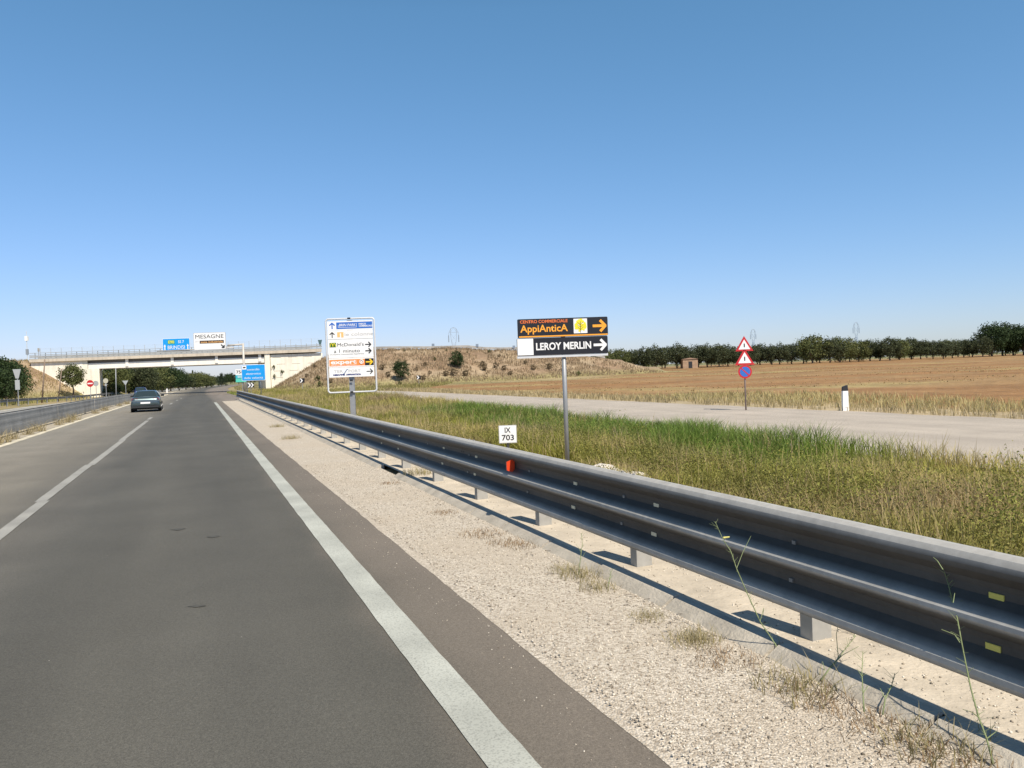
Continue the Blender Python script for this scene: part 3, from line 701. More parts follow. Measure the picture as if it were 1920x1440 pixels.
# --- IX 703 marker
Y = 13.6; p = at(952, 814, Y); s2 = empty('distance_marker', (p.x, Y, 0), math.radians(2), label='small white square plate with black numerals behind the guardrail', cat='marker sign')
MB().box(-.022, .022, .0, .035, -.05, p.z-.12).build('post', mat('dark_post', (.04, .04, .04), .7), s2)
roll_bb(s2, 'plate_border', LGREY, -.158, .158, p.z-.158, p.z+.158, -.014, -.002, .012)
roll_bb(s2, 'plate', WHITE, -.148, .148, p.z-.148, p.z+.148, -.018, -.0141, .01)
text('IX', .125, 0, p.z+.068, INK, s2, -.0195, width=.105, bold=.003); text('703', .135, 0, p.z-.065, INK, s2, -.0195, width=.215, bold=.003)
MB().box(-.10, .10, -.0190, -.0181, p.z+.004, p.z+.007).build('divider', LGREY, s2)
# --- multi-panel sign
Y = 26.0; p = at(661, 760, Y); s3 = empty('advertising_direction_sign', (p.x, Y, 0), math.radians(2), label='tall white-framed board of six stacked direction panels on a grey post', cat='road sign')
k_ = Y/1450
zt = at(661, 597, Y).z; zb = at(661, 735, Y).z
MB().box(-.085, .085, .035, .14, -.1, at(661, 600, Y).z).build('post', POLEM, s3)
fx0, fx1 = -.785, .83
mb = MB(); rr_ = rrect(fx0, fx1, zb, zt, .09, 5); pts = [(x, .0, z) for x, z in rr_]; pts.append(pts[0]); pts.append(pts[1])
mb.path(pts, .029, 8).build('frame', WHITEF, s3, smooth=True)
mb = MB()
for z in (zt, zb, at(661, 713, Y).z): mb.box(-.05, .05, -.05, -.038, z-.03, z+.03)
mb.build('clamp', INK, s3)
zz = [zt-.075]
hs = [.235, .225, .475, .235, .26]
z = zt-.075
px0, px1 = -.73, .775
def panel(h, m=WHITE):
    global z
    h *= 1.115
    z -= h; o = roll_bb(s3, 'panel', m, px0, px1, z+.004, z+h-.004, -.03, -.005, .01); return o, z+h/2
o, c = panel(.28); MB().box(px0+.33-.03, px1-.006, -.033, -.0305, c-.112, c+.112).build('blue_field', MBLUE, o)
arrows(o, MBLUE, px0+.16, c, .21, math.pi/2, -.0335, .18)
mb = MB(); x0, x1 = px0+.36, px0+.98
for q in ((x0, x1, c-.068, c-.058), (x0, x0+.01, c-.068, c+.02), (x1-.01, x1, c-.068, c+.07)): mb.box(q[0], q[1], -.0345, -.0335, q[2], q[3])
mb.build('logo_frame', WHITE, o); text('BRIN PARK', .12, (x0+x1)/2, c+.012, WHITE, o, -.0345, width=.56, bold=.001, shear=.2)
text('PARCO', .075, px0+1.05, c+.035, WHITE, o, -.0345, width=.24, bold=.002, align='LEFT'); text('COMMERCIALE', .075, px0+1.05, c-.035, WHITE, o, -.0345, width=.45, bold=.002, align='LEFT')
o, c = panel(.27); arrows(o, INK, px0+.15, c, .19, math.pi/2, -.0335, .16)
MB().box(px0+.32, px0+.41, -.033, -.0305, c-.08, c+.09).box(px0+.45, px0+.53, -.033, -.0305, c-.09, c+.07).box(px0+.32, px0+.53, -.0332, -.0329, c+.06, c+.09).build('logo_columns', PALEOR, o)
text('le colonne', .16, px0+.57, c+.005, LGREY, o, -.0335, width=.95, align='LEFT')
MB().box(px0, px1, -.032, -.0305, z-.002, z+.006).build('border', INK, s3)
o, c = panel(.565); MB().box(px0+.05, px0+.27, -.033, -.0305, c+.055, c+.205).build('logo_square', GREEN, o)
mb = MB()
for xx in (.115, .205):
    pts = [(px0+xx+.045*math.cos(a), -.036, c+.075+.105*max(0, math.sin(a))) for a in np.linspace(math.pi, 0, 9)]; mb.path(pts, .011, 6)
mb.build('arches', YELLOW, o)
text("McDonald's", .155, px0+.31, c+.125, INK, o, -.0335, width=.88, align='LEFT', bold=.0)
text('a 1 minuto', .16, px0+.62, c-.085, INK, o, -.0335, width=.86)
text('c/o Centro Commerciale AppiAntica', .05, px0+.62, c-.19, INK, o, -.0335, width=1.14)
arrows(o, INK, px1-.17, c+.115, .20, 0, -.0335, .18); arrows(o, INK, px1-.17, c-.10, .20, 0, -.0335, .2)
o, c = panel(.28); MB().box(px0+.02, px1-.30, -.033, -.0305, c-.11, c+.105).build('orange_field', CORAL, o)
MB().box(px1-.30, px1-.006, -.033, -.0305, c-.115, c+.115).build('black_field', BLACK, o)
text('expert', .19, px0+.50, c+.02, WHITE, o, -.0345, width=.86, bold=.006); text('MESAGNE c/o AppiAntica', .05, px0+.50, c-.082, WHITE, o, -.0345, width=.84)
mb = MB(); mb.path([(px1-.41+.062*math.cos(a), -.036, c+.01+.062*math.sin(a)) for a in np.linspace(0, 6.283, 18)], .016, 6); mb.build('logo_ring', WHITE, o, smooth=True)
MB().poly(circ(px1-.41, c+.01, .03, 12), -.037, -.034).build('logo_dot', WHITE, o)
arrows(o, mat('arrow_yellow', (.85, .55, .02), .5), px1-.155, c, .23, 0, -.0345, .19)
o, c = panel(.30)
text('TER', .13, px0+.31, c+.03, LGREY, o, -.0335, width=.30); text('PORT', .13, px0+.85, c+.03, LGREY, o, -.0335, width=.40)
mb = MB(); mb.path([(px0+.45, -.036, c-.06), (px0+.50, -.036, c-.045), (px0+.555, -.036, c+.03), (px0+.60, -.036, c+.095), (px0+.64, -.036, c+.10)], [.006, .012, .013, .010, .005], 6); mb.build('logo_swash', mat('slate_blue', (.10, .17, .32), .5), o)
text('MESAGNE  APPIANTICA', .062, px0+.60, c-.085, NAVY, o, -.0335, width=.93, bold=.005)
arrows(o, INK, px1-.15, c+.005, .21, 0, -.0335, .14)

# --- gantry with two signs
Y = 110.; p = at(458, 700, Y); gzb = float(gz_flat(p.x, Y)); k_ = Y/1450
ga = empty('sign_gantry', (p.x, Y, gzb), math.radians(3), label='pale steel cantilever mast reaching left over the road in front of the bridge', cat='gantry')
zt = at(458, 645, Y).z-gzb
GP = mat('gantry_grey', (.50, .47, .42), .6, .2, var=.1, scale=2)
MB().tube((0, 0, -.2), (0, 0, zt+.1), .17, .15, 10).build('mast', GP, ga, smooth=True)
zarm = at(458, 648, Y).z-gzb
MB().tube((-.1, 0, zt-.05), (-2.2, 0, zt-.1), .13, .10, 8).tube((-1.3, 0, zarm-.25), (-12, 0, zarm-.35), .09, .07, 8).tube((-1.2, 0, zt-.15), (-3.2, 0, zarm-.2), .07, .07, 6).build('arm', GP, ga, smooth=True)
def panel_sign(name, u0, u1, v0, v1, Y, rz, m, rim, **kw):
    c = at((u0+u1)/2, (v0+v1)/2, Y); s = empty(name, (c.x, Y-.25, c.z), rz, **kw)
    k = Y/1450; w = (u1-u0)*k/2; h = (v1-v0)*k/2
    roll_bb(s, 'border', rim, -w, w, -h, h, -.02, .06, .12*h); roll_bb(s, 'face', m, -w*.975, w*.975, -h*.95, h*.95, -.03, -.0205, .1*h)
    return s, w, h
b1, w_, h_ = panel_sign('overhead_sign', 307, 357, 634.5, 658.5, 109.9, math.radians(3), BLUE, WHITE, label='blue overhead direction sign with two white up arrows on the gantry', cat='road sign')
text('BRINDISI', .78*h_, 0, -.42*h_, WHITE, b1, -.04, width=1.25*w_, bold=.0)
MB().box(-.62*w_, -.10*w_, -.036, -.0305, .12*h_, .75*h_).build('green_plate', mat('plate_teal', (.03, .30, .22), .5), b1)
text('E90', .6*h_, -.36*w_, .43*h_, YELLOW, b1, -.04, width=.42*w_, bold=.01); text('SS 7', .6*h_, .36*w_, .43*h_, WHITE, b1, -.04, width=.42*w_, bold=.004)
for sx in (-1, 1):
    mb = MB(); cx = sx*.84*w_; mb.poly([(cx-.035*w_, -.85*h_), (cx+.035*w_, -.85*h_), (cx+.035*w_, -.2*h_), (cx+.09*w_, -.25*h_), (cx, .1*h_), (cx-.09*w_, -.25*h_), (cx-.035*w_, -.2*h_)], -.04, -.0305); mb.build('arrow', WHITE, b1)
b2, w_, h_ = panel_sign('overhead_sign', 365, 424, 623.5, 656, 109.9, math.radians(3), WHITE, LGREY, label='white overhead exit sign with black town name hanging on the gantry', cat='road sign')
text('MESAGNE', .62*h_, 0, .52*h_, INK, b2, -.04, width=1.75*w_, bold=0)
MB().box(-.62*w_, .88*w_, -.036, -.0305, -.26*h_, .08*h_).build('brown_band', mat('brown_band', (.03, .015, .01), .5), b2)
text('zona industriale', .34*h_, .13*w_, -.10*h_, PALEOR, b2, -.04, width=1.38*w_, bold=.004)
text('SP74', .22*h_, -.78*w_, -.04*h_, LGREY, b2, -.04, width=.22*w_)
arrows(b2, INK, .80*w_, -.62*h_, .40*h_*1.3, -math.pi/4, -.04, .26, .40)

# --- blue speed camera sign and the sign behind it
b3, w_, h_ = panel_sign('speed_camera_sign', 455, 498.5, 683.5, 713.5, 80, math.radians(3), BLUE, WHITE, label='large blue sign with three lines of white text where the guardrail ends', cat='road sign')
z0 = float(gz_flat(b3.location.x, 80))-b3.location.z
MB().tube((-.62*w_, .12, z0), (-.62*w_, .12, h_*.8), .06, n=8).build('post', POLEM, b3, smooth=True); MB().tube((.55*w_, .12, z0), (.55*w_, .12, h_*.8), .045, n=8).build('post', POLEM, b3, smooth=True)
MB().box(-.94*w_, -.58*w_, -.035, -.0305, .42*h_, .90*h_).build('icon_square', WHITE, b3)
MB().box(-.86*w_, -.70*w_, -.038, -.0352, .58*h_, .74*h_).poly(circ(-.68*w_, .66*h_, .07*h_, 10), -.038, -.0352).build('camera_icon', INK, b3)
text('controllo', .36*h_, .0, .38*h_, WHITE, b3, -.036, width=1.05*w_); text('elettronico', .36*h_, 0, -.14*h_, WHITE, b3, -.036, width=1.25*w_)
text('della velocità', .36*h_, 0, -.66*h_, WHITE, b3, -.036, width=1.6*w_)
Y = 92.; p = at(452, 706, Y); gb = float(gz_flat(p.x, Y)); b4 = empty('kilometre_sign', (p.x, Y, gb), 0, label='narrow white and turquoise sign half hidden behind the blue speed camera sign', cat='road sign')
k = Y/1450; zt = at(452, 692, Y).z-gb
MB().tube((.1, .08, -.1), (.1, .08, zt), .04, n=6).build('post', POLEM, b4)
roll_bb(b4, 'white_plate', WHITE, -.64, .64, zt-.70, zt, -.02, .02, .03); roll_bb(b4, 'turquoise_plate', CYAN, -.64, .64, zt-1.10, zt-.72, -.02, .02, .03)
roll_bb(b4, 'green_plate', mat('mint', (.10, .55, .42), .5), -.64, .64, zt-1.55, zt-1.12, -.02, .02, .03)
text('758', .5, -.12, zt-.36, INK, b4, -.025, width=.85, bold=.01); text('SS7', .3, -.1, zt-.91, WHITE, b4, -.025, width=.6, bold=.006)

# --- chevron boards
def chevron(u, v, Y, w, label, two=False):
    c = at(u, v, Y); zb = float(gz(c.x, Y)); s = empty('chevron_board', (c.x, Y, zb), 0, label=label, cat='chevron sign', group='chevron boards along the side road')
    h = max(c.z-zb, .5); MB().tube((0, .06, -.2), (0, .06, h), .035, n=6).build('post', POLEM, s)
    roll_bb(s, 'board', BLACK, -w, w, h-.3, h+.3, -.02, .02, .02)
    mb = MB()
    for x in ((-.15,) if not two else (-.5*w, .35*w)): mb.poly([(x-.16, h+.28), (x+.02, h+.28), (x+.26, h), (x+.02, h-.28), (x-.16, h-.28), (x+.06, h)], -.03, -.0205)
    mb.build('chevron', WHITE, s)
chevron(566.5, 713.5, 105, .33, 'small black chevron board in front of the grassy slope left of the panel board')
chevron(785, 707.5, 120, .33, 'black and white chevron board at the foot of the brown embankment', False)
chevron(470, 722, 96, .42, 'black and white chevron board low behind the blue speed camera sign', True)

# --- warning signs on the right of the side road
Y = 27.7; p = at(1397, 700, Y); b5 = empty('warning_sign_post', (p.x, Y, 0), math.radians(-6), label='pole carrying two red-edged triangles above a round blue sign', cat='road sign')
MB().tube((0, .05, -.1), (0, .05, 2.62), .03, n=10).build('pole', mat('rusty_pole', (.26, .20, .18), .7), b5, smooth=True)
def tri(parent, cz, s):
    r = lambda q: [(q*math.cos(a), cz+q*math.sin(a)) for a in (math.radians(90), math.radians(210), math.radians(330))]
    o = MB().poly(r(s)[::1], -.012, .008).build('triangle', RED, parent); MB().poly(r(s*.66), -.016, -.0125).build('white_field', WHITE, o)
    MB().box(-.02, .02, -.019, -.0165, cz-.12*s, cz+.25*s).build('symbol', INK, o)
tri(b5, 2.32, .36); tri(b5, 1.84, .40)
o = MB().poly(circ(0, 1.40, .24), -.012, .008).build('round_plate', RED, b5); MB().poly(circ(0, 1.40, .18), -.016, -.0125).build('blue_field', MBLUE, o)
MB().poly([(-.14, 1.51), (-.11, 1.54), (.14, 1.29), (.11, 1.26)], -.019, -.0165).build('slash', RED, o)
# delineator
def delineator(x, y, h, label, name='delineator_post', z=None, r=.06):
    z = float(gz(x, y)) if z is None else z; s = empty(name, (x, y, z), 0, label=label, cat='delineator')
    MB().poly([(-r, -.05), (r, -.05), (r*.85, h*.78), (-r*.85, h*.78)], -r*.6, r*.6).build('white_post', WHITE, s)
    MB().poly([(-r*.85, h*.78+.002), (r*.85, h*.78+.002), (r*.75, h), (-r*.75, h-.05)], -r*.6, r*.6).build('dark_cap', INK, s)
p = at(1585, 768, 25.6); delineator(p.x, 25.6, .86, 'white marker post with dark cap beside the side road', r=.1)
p = at(313, 728, 172); delineator(p.x, 172, 1.25, 'white marker post with dark cap in front of the roadside trees', z=float(gz_flat(p.x, 172)), r=.16)

# --- left side signs
def pole_sign(u, v, Y, kind, label, r=.38, vb=None):
    c = at(u, v, Y); zb = float(gz(c.x, Y)); s = empty({'noentry': 'no_entry_sign'}.get(kind, 'roadside_sign'), (c.x, Y, zb), 0, label=label, cat='road sign'); h = c.z-zb
    MB().tube((0, .05, -.1), (0, .05, h), .045, n=6).build('pole', POLEM, s)
    BK = mat('sign_back_grey', (.42, .44, .44), .55, .2)
    if kind == 'noentry':
        o = MB().poly(circ(0, h, r), -.02, .02).build('disc', RED, s); MB().box(-r*.75, r*.75, -.026, -.0205, h-r*.18, h+r*.18).build('bar', WHITE, o)
    elif kind == 'round': MB().poly(circ(0, h, r), -.02, .02).build('disc', BK, s)
    elif kind == 'oct': MB().poly(circ(0, h, r, 8), -.02, .02).build('plate', mat('sign_back_tan', (.48, .46, .36), .6), s); MB().box(-r*.35, r*.35, -.02, .02, h-r-.42, h-r-.04).build('small_plate', BK, s)
    elif kind == 'giveway': MB().poly([(-r, h+r*.6), (r, h+r*.6), (0, h-r)], -.02, .02).build('plate', BK, s)
    elif kind == 'stack':
        MB().poly([(-r, h+.75), (r, h+.75), (.15, h-.2), (-.15, h-.2)], -.02, .02).build('upper_plate', BK, s); MB().box(-r*.55, r*.55, -.02, .02, h-1.35, h-.35).build('lower_plate', BK, s)
    return s
pole_sign(169, 719, 112, 'noentry', 'red round sign with white bar on a thin pole in front of the abutment', .50)
pole_sign(179.5, 719, 118, 'round', 'plain grey disc sign immediately right of the red round sign', .42)
pole_sign(198, 714, 122, 'oct', 'tan eight-sided sign back with small plate below it left of the bare pole', .42)
pole_sign(235, 717, 130, 'giveway', 'downward triangle sign back in front of the trees beyond the bridge', .50)
pole_sign(32, 706, 79, 'stack', 'grey sign backs stacked on a pole before the far left trees', .42)
def pole(u, v0, v1, Y, r, m, name, label, lean=0, cat='pole', base=None):
    a = at(u, v0, Y); b = at(u+lean, v1, Y); zb = float(gz(b.x, Y)); s = empty(name, (b.x, Y, zb), 0, label=label, cat=cat)
    MB().tube((0, 0, -.2), (a.x-b.x, 0, a.z-zb), r, r*.75, 8).build('shaft', m, s, smooth=True); return s
def capped(s, m, h, r): MB().tube((0, 0, h), (0, 0, h+.15), r, r*.5, 8).build('cap', m, s)
s = pole(84, 674, 729, 100, .10, WOOD, 'wooden_pole', 'tall leaning wooden pole on the left embankment slope', lean=-7)
s = pole(115.5, 692, 729, 108, .09, WOOD, 'wooden_pole', 'shorter leaning wooden pole in front of the cream abutment wall', lean=-8)
s = pole(217, 690, 728, 128, .09, POLEM, 'lamp_pole', 'thin pale pole standing under the left end of the bridge')
s = pole(325, 698, 714, 240, .12, mat('pole_pale', (.6, .56, .46), .6), 'lamp_pole', 'thin pale pole among the trees seen under the bridge')
# mast far left and small poles above the bridge
p = at(50, 640, 420); s = empty('antenna_mast', (p.x, 420, 0), 0, label='slender pale antenna mast in the sky above the left end of the bridge', cat='mast')
zt = at(50, 620, 420).z
MB().tube((0, 0, 0), (0, 0, zt), .28, .14, 6).build('shaft', mat('mast_pale', (.55, .58, .6), .6), s)
MB().box(-.8, .8, -.5, .5, zt-5.5, zt-3).build('antenna', WHITE, s); MB().box(-.6, .6, -.4, .4, zt-13, zt-10).build('equipment_box', mat('mast_box', (.25, .28, .32), .6), s)
p = at(72, 650, 152); s = empty('bridge_marker_post', (p.x, 152, 7.25), 0, label='short dark post at the left end of the bridge parapet', cat='post')
MB().tube((0, 0, 0), (0, 0, 2.0), .06, n=6).build('shaft', POLEM, s); MB().box(-.18, .18, -.05, .05, 1.6, 2.3).build('plate', GREYR, s)
# sign backs on the crest
for i, (u, v, Y, kind, lab) in enumerate([(600, 642, 156, 'tri', 'dark inverted triangle sign standing on the crest beside the bridge end'), (812, 647, 158, 'box', 'leftmost small grey square sign back on the embankment crest'),
                                     (894.5, 647.5, 160, 'box', 'middle small grey square sign back on the embankment crest right of the pylon'), (963.5, 650.5, 162, 'box', 'small grey square sign back on the crest beside the black direction sign')]):
    c = at(u, v, Y-3); zb = float(gz(c.x, Y-3)); s = empty('crest_sign', (c.x, Y-3, zb), 0, label=lab, cat='road sign'); h = c.z-zb
    MB().tube((0, .04, -.3), (0, .04, h), .045, n=6).build('post', GREYR, s)
    if kind == 'tri': MB().poly([(-.42, h+.5), (.42, h+.5), (.06, h-.9), (-.06, h-.9)], -.02, .02).build('plate', mat('dark_teal', (.06, .12, .13), .6), s)
    else: MB().box(-.27, .27, -.02, .02, h-.28, h+.28).build('plate', mat('sign_back_blue', (.20, .25, .32), .6), s)

# median marker
c, du, dr = frame_at(t_of_u(-7.6, 141), -7.55); s = empty('hazard_marker', c, 0, label='small faded orange marker plate on the median guardrail', cat='marker')
MB().box(-.03, .03, -.02, .02, 0, 1.0).build('post', POLEM, s); MB().box(-.13, .13, -.035, -.02, .78, .98).build('orange_plate', mat('faded_orange', (.60, .36, .14), .6), s); MB().box(-.13, .13, -.035, -.02, .50, .62).build('white_plate', mat('faded_white', (.42, .45, .48), .6), s)

# ------------------------------------------------------------------ pylons
def pylon(u, vt, Y, label, m):
    p = at(u, vt, Y); zb = float(gz(p.x, Y)); H = p.z-zb; s = empty('electricity_pylon', (p.x, Y, zb), .25, label=label, cat='pylon')
    mb = MB(); r = .14*Y/480; W = 2.0; T_ = .75; zw = H*.60
    for sx in (-1, 1):
        for sy in (-1, 1): mb.tube((sx*W, sy*W*.7, 0), (sx*T_, sy*.6, zw), r, r, 4)
    nb = 9
    for k in range(nb):
        a, b = k/nb, (k+1)/nb
        for sy in (-1, 1):
            wa, wb = W+(T_-W)*a, W+(T_-W)*b; ya, yb = sy*(W*.7+(.6-W*.7)*a), sy*(W*.7+(.6-W*.7)*b)
            mb.tube((-wa, ya, zw*a), (wb, yb, zw*b), r*.6, r*.6, 4); mb.tube((wa, ya, zw*a), (-wb, yb, zw*b), r*.6, r*.6, 4)
    mb.build('legs', m, s)
    mb = MB()
    for sx in (-1, 1):
        mb.path([(sx*T_, 0, zw), (sx*1.5, 0, H*.72), (sx*2.0, 0, H*.90), (sx*1.5, 0, H*.985), (0, 0, H)], r*1.1, 4)
        mb.path([(sx*1.5, 0, H*.985), (sx*2.9, 0, H*.90), (sx*3.2, 0, H*.80)], r, 4); mb.tube((sx*2.0, 0, H*.90), (sx*2.9, 0, H*.90), r, r, 4)
        mb.tube((sx*1.5, 0, H*.72), (-sx*1.9, 0, H*.88), r*.6, r*.6, 4); mb.tube((sx*2.0, 0, H*.90), (0, 0, H), r*.6, r*.6, 4)
        mb.tube((sx*3.15, 0, H*.84), (sx*3.15, 0, H*.70), r*2.0, r*2.0, 6); mb.tube((sx*T_, 0, zw), (-sx*1.5, 0, H*.72), r*.6, r*.6, 4)
    mb.tube((-2.0, 0, H*.9), (2.0, 0, H*.9), r, r, 4)
    mb.build('crossarm', m, s); return s
PYM = mat('pylon_grey', (.28, .33, .40), .6, .1)
pylon(850, 614, 480, 'grey lattice electricity pylon rising behind the brown embankment', PYM)
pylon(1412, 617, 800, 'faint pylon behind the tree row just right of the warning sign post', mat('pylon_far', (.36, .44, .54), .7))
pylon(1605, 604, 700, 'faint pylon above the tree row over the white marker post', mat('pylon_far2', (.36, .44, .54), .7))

# ------------------------------------------------------------------ vehicles
def ring(y, zb, zt, hw, top=.8, n=7, r=.16):
    """closed rounded section in xz at y; top = width factor at the top"""
    p = []
    r = min(r, (zt-zb)*.45)
    for cx, cz, a, wf in ((hw-r, zb+r*.6, -90, 1), (hw*top-r, zt-r, 0, top)):
        for i in range(n):
            t = math.radians(a+90*i/(n-1)); p.append((cx+r*math.cos(t), cz+(r*.6 if a < 0 else r)*math.sin(t)))
    full = p + [(-x, z) for x, z in reversed(p)]
    return [(x, y, z) for x, z in full]
def loft(rings):
    mb = MB(); n = len(rings[0]); v = [q for r_ in rings for q in r_]
    f = [(k*n+i, k*n+(i+1) % n, (k+1)*n+(i+1) % n, (k+1)*n+i) for k in range(len(rings)-1) for i in range(n)]
    f += [tuple(range(n)), tuple(range((len(rings)-1)*n, len(rings)*n))]
    return mb.add(v, f)
GLASS = mat('car_glass', (.03, .045, .05), .08, 0, spec=.8)
def car(name, loc, rz, paint, label, rear=True, length=4.4, hw=.87, H=1.42, cat='car'):
    s = empty(name, loc, rz, label=label, cat=cat); L = length
    rg = [(0.0, .42, .78, .74, .95), (.06, .30, .93, .80, .93), (.18, .25, 1.0, .845, .92), (.55, .22, 1.02, .87, .92), (1.2, .2, 1.0, .875, .93), (2.2, .2, .97, .875, .93), (3.1, .2, .95, .87, .93), (3.7, .22, .87, .85, .92), (4.1, .26, .76, .80, .9), (4.33, .32, .66, .72, .9), (4.4, .38, .58, .66, .9)]
    o = loft([ring(y*L/4.4, a, b, h*hw/.875, t) for y, a, b, h, t in rg]).build('body', paint, s, smooth=True)
    cab = [(.62, 1.0, .68), (1.35, H-.05, .56), (1.75, H, .57), (2.5, H, .575), (2.75, H-.03, .58), (3.55, .93, .70)]
    mb = MB(); v = []; n = 8
    zb = .90
    for y, zt, h in cab:
        h *= hw/.875; y *= L/4.4; hb = (.80 if 1 < y < 3.2 else .74)*hw/.875
        v += [(-hb, y, zb), (-h-.03*(zt > 1.2), y, zt-.05*(zt > 1.1)), (-h*.82, y, zt), (0, y, zt+.015), (h*.82, y, zt), (h+.03*(zt > 1.2), y, zt-.05*(zt > 1.1)), (hb, y, zb)]
    f = [(k*7+i, k*7+i+1, (k+1)*7+i+1, (k+1)*7+i) for k in range(len(cab)-1) for i in range(6)]+[(0,1,2,3,4,5,6), tuple(35+i for i in range(7))]
    MB().add(v, f).build('roof', paint, s, smooth=True)
    q = hw/.875; Lk = L/4.4
    def quad(nm, pts, off, m):
        P = [Vector(a) for a in pts]; nn = (P[1]-P[0]).cross(P[2]-P[0]).normalized()*off
        return MB().add([a for a in P]+[a+nn for a in P], [(0,1,2,3),(7,6,5,4),(0,4,5,1),(1,5,6,2),(2,6,7,3),(3,7,4,0)]).build(nm, m, s)
    quad('rear_window', [(-.60*q, .68*Lk, 1.03), (.60*q, .68*Lk, 1.03), (.50*q, 1.30*Lk, H-.045), (-.50*q, 1.30*Lk, H-.045)], .03, GLASS)
    quad('windscreen', [(.62*q, 3.46*Lk, .98), (-.62*q, 3.46*Lk, .98), (-.52*q, 2.82*Lk, H-.06), (.52*q, 2.82*Lk, H-.06)], .03, GLASS)
    for sx in (-1, 1):
        pts = [(sx*.775*q, 1.15*Lk, 1.0), (sx*.775*q, 3.2*Lk, .99), (sx*.635*q, 2.72*Lk, H-.08), (sx*.615*q, 1.5*Lk, H-.08)]
        if sx < 0: pts = pts[::-1]
        quad('side_window', pts, .015, GLASS)
        MB().add([(sx*.80*q, 3.05*Lk, .96), (sx*1.0*q, 3.05*Lk, .98), (sx*1.0*q, 3.05*Lk, 1.10), (sx*.82*q, 3.05*Lk, 1.10), (sx*.80*q, 3.2*Lk, .96), (sx*.97*q, 3.2*Lk, .98), (sx*.97*q, 3.2*Lk, 1.09), (sx*.82*q, 3.2*Lk, 1.10)],
                 [(0,1,2,3),(7,6,5,4),(0,4,5,1),(1,5,6,2),(2,6,7,3),(3,7,4,0)]).build('mirror', mat('mirror_dark', (.02, .02, .02), .4), s)
        MB().add([(sx*.42*q, .055, .80), (sx*.77*q, .12, .80), (sx*.75*q, .13, .93), (sx*.44*q, .09, .92), (sx*.42*q, .02, .80), (sx*.78*q, .06, .80), (sx*.76*q, .07, .93), (sx*.44*q, .04, .92)],
                 [(0,1,2,3),(7,6,5,4),(0,4,5,1),(1,5,6,2),(2,6,7,3),(3,7,4,0)]).build('tail_light', mat('tail_light', (.17, .035, .045), .3), s)
        MB().poly([(a*1+sx*.55*q, b) for a, b in rrect(-.14, .14, .60, .72, .04)], (L-.12), (L-.02)).build('headlight', mat('headlight', (.8, .82, .85), .1), s)
        for y in (.95*Lk, 3.45*Lk):
            wv = MB().tube((sx*(hw-.20), y, .31), (sx*(hw-.005), y, .31), .31, n=20).build('wheel', TYRE, s, smooth=False)
            MB().tube((sx*(hw-.01), y, .31), (sx*(hw+.004), y, .31), .20, n=14).build('rim', RIM, wv)
    MB().box(-.27, .27, -.018, .03, .56, .67).build('number_plate', WHITE, s)
    MB().poly(rrect(-.76*q, .76*q, .30, .47, .05), .0, .14).build('bumper_lower', mat('bumper_dark', (.02, .022, .024), .6), s)
    MB().poly(rrect(-.78*q, .78*q, .70, .745, .02), -.012, .12).build('bumper_strip', mat('bumper_strip', (.15, .175, .18), .35, .3), s)
    MB().box(-.80*hw, .80*hw, .3, L-.4, .17, .25).build('underbody', mat('underbody', (.01, .01, .01), .9), s)
    if not rear: MB().box(-.5, .5, L-.02, L+.01, .35, .52).build('grille', mat('grille', (.02, .02, .02), .5), s)
    return s
TEAL = mat('car_paint_teal', (.085, .12, .13), .28, .55, var=.05, scale=1, coat=.6)
sedan = car('sedan_car', (-22.6, 47.6, .02), math.atan2(.42, 1), TEAL, 'dark grey-green sedan driving ahead in the left lane')
sedan.scale = (1, 1, .92)
bx = at(260, 738, 112)
car('hatchback_car', (bx.x, 113, -.2), math.atan2(.405, 1)+math.pi, mat('car_paint_blue', (.012, .02, .12), .3, .2, coat=.6), 'dark blue car coming the other way, half hidden behind the sedan', rear=False, H=1.5)

# ------------------------------------------------------------------ vegetation
def leaf_quads(C, size, n_per, spread, cols, squash=1.0):
    n = len(C)*n_per; c = np.repeat(C, n_per, 0)+rng.normal(0, 1, (n, 3))*np.array([spread, spread, spread*squash])
    d1 = rng.normal(0, 1, (n, 3)); d1 /= np.linalg.norm(d1, axis=1)[:, None]
    d2 = np.cross(d1, rng.normal(0, 1, (n, 3))); d2 /= np.linalg.norm(d2, axis=1)[:, None]
    s = (size*(.6+.8*rng.random(n)))[:, None]
    V = np.stack([c-d1*s, c+d2*s*.45, c+d1*s, c-d2*s*.45], 1).reshape(-1, 3)
    F = np.arange(n*4).reshape(-1, 4)
    col = mixc(cols[0], cols[1], np.clip(np.repeat(rng.random(len(C)), n_per)*.7+rng.random(n)*.5-.1, 0, 1))
    return V, F, np.repeat(col, 4, 0)
GREENS = {'olive': ((.035, .045, .02), (.10, .115, .055)), 'dark': ((.018, .035, .012), (.055, .085, .028)), 'mid': ((.06, .08, .025), (.17, .18, .065)), 'brown': ((.12, .09, .05), (.22, .17, .10)), 'pine': ((.015, .03, .015), (.05, .07, .035))}
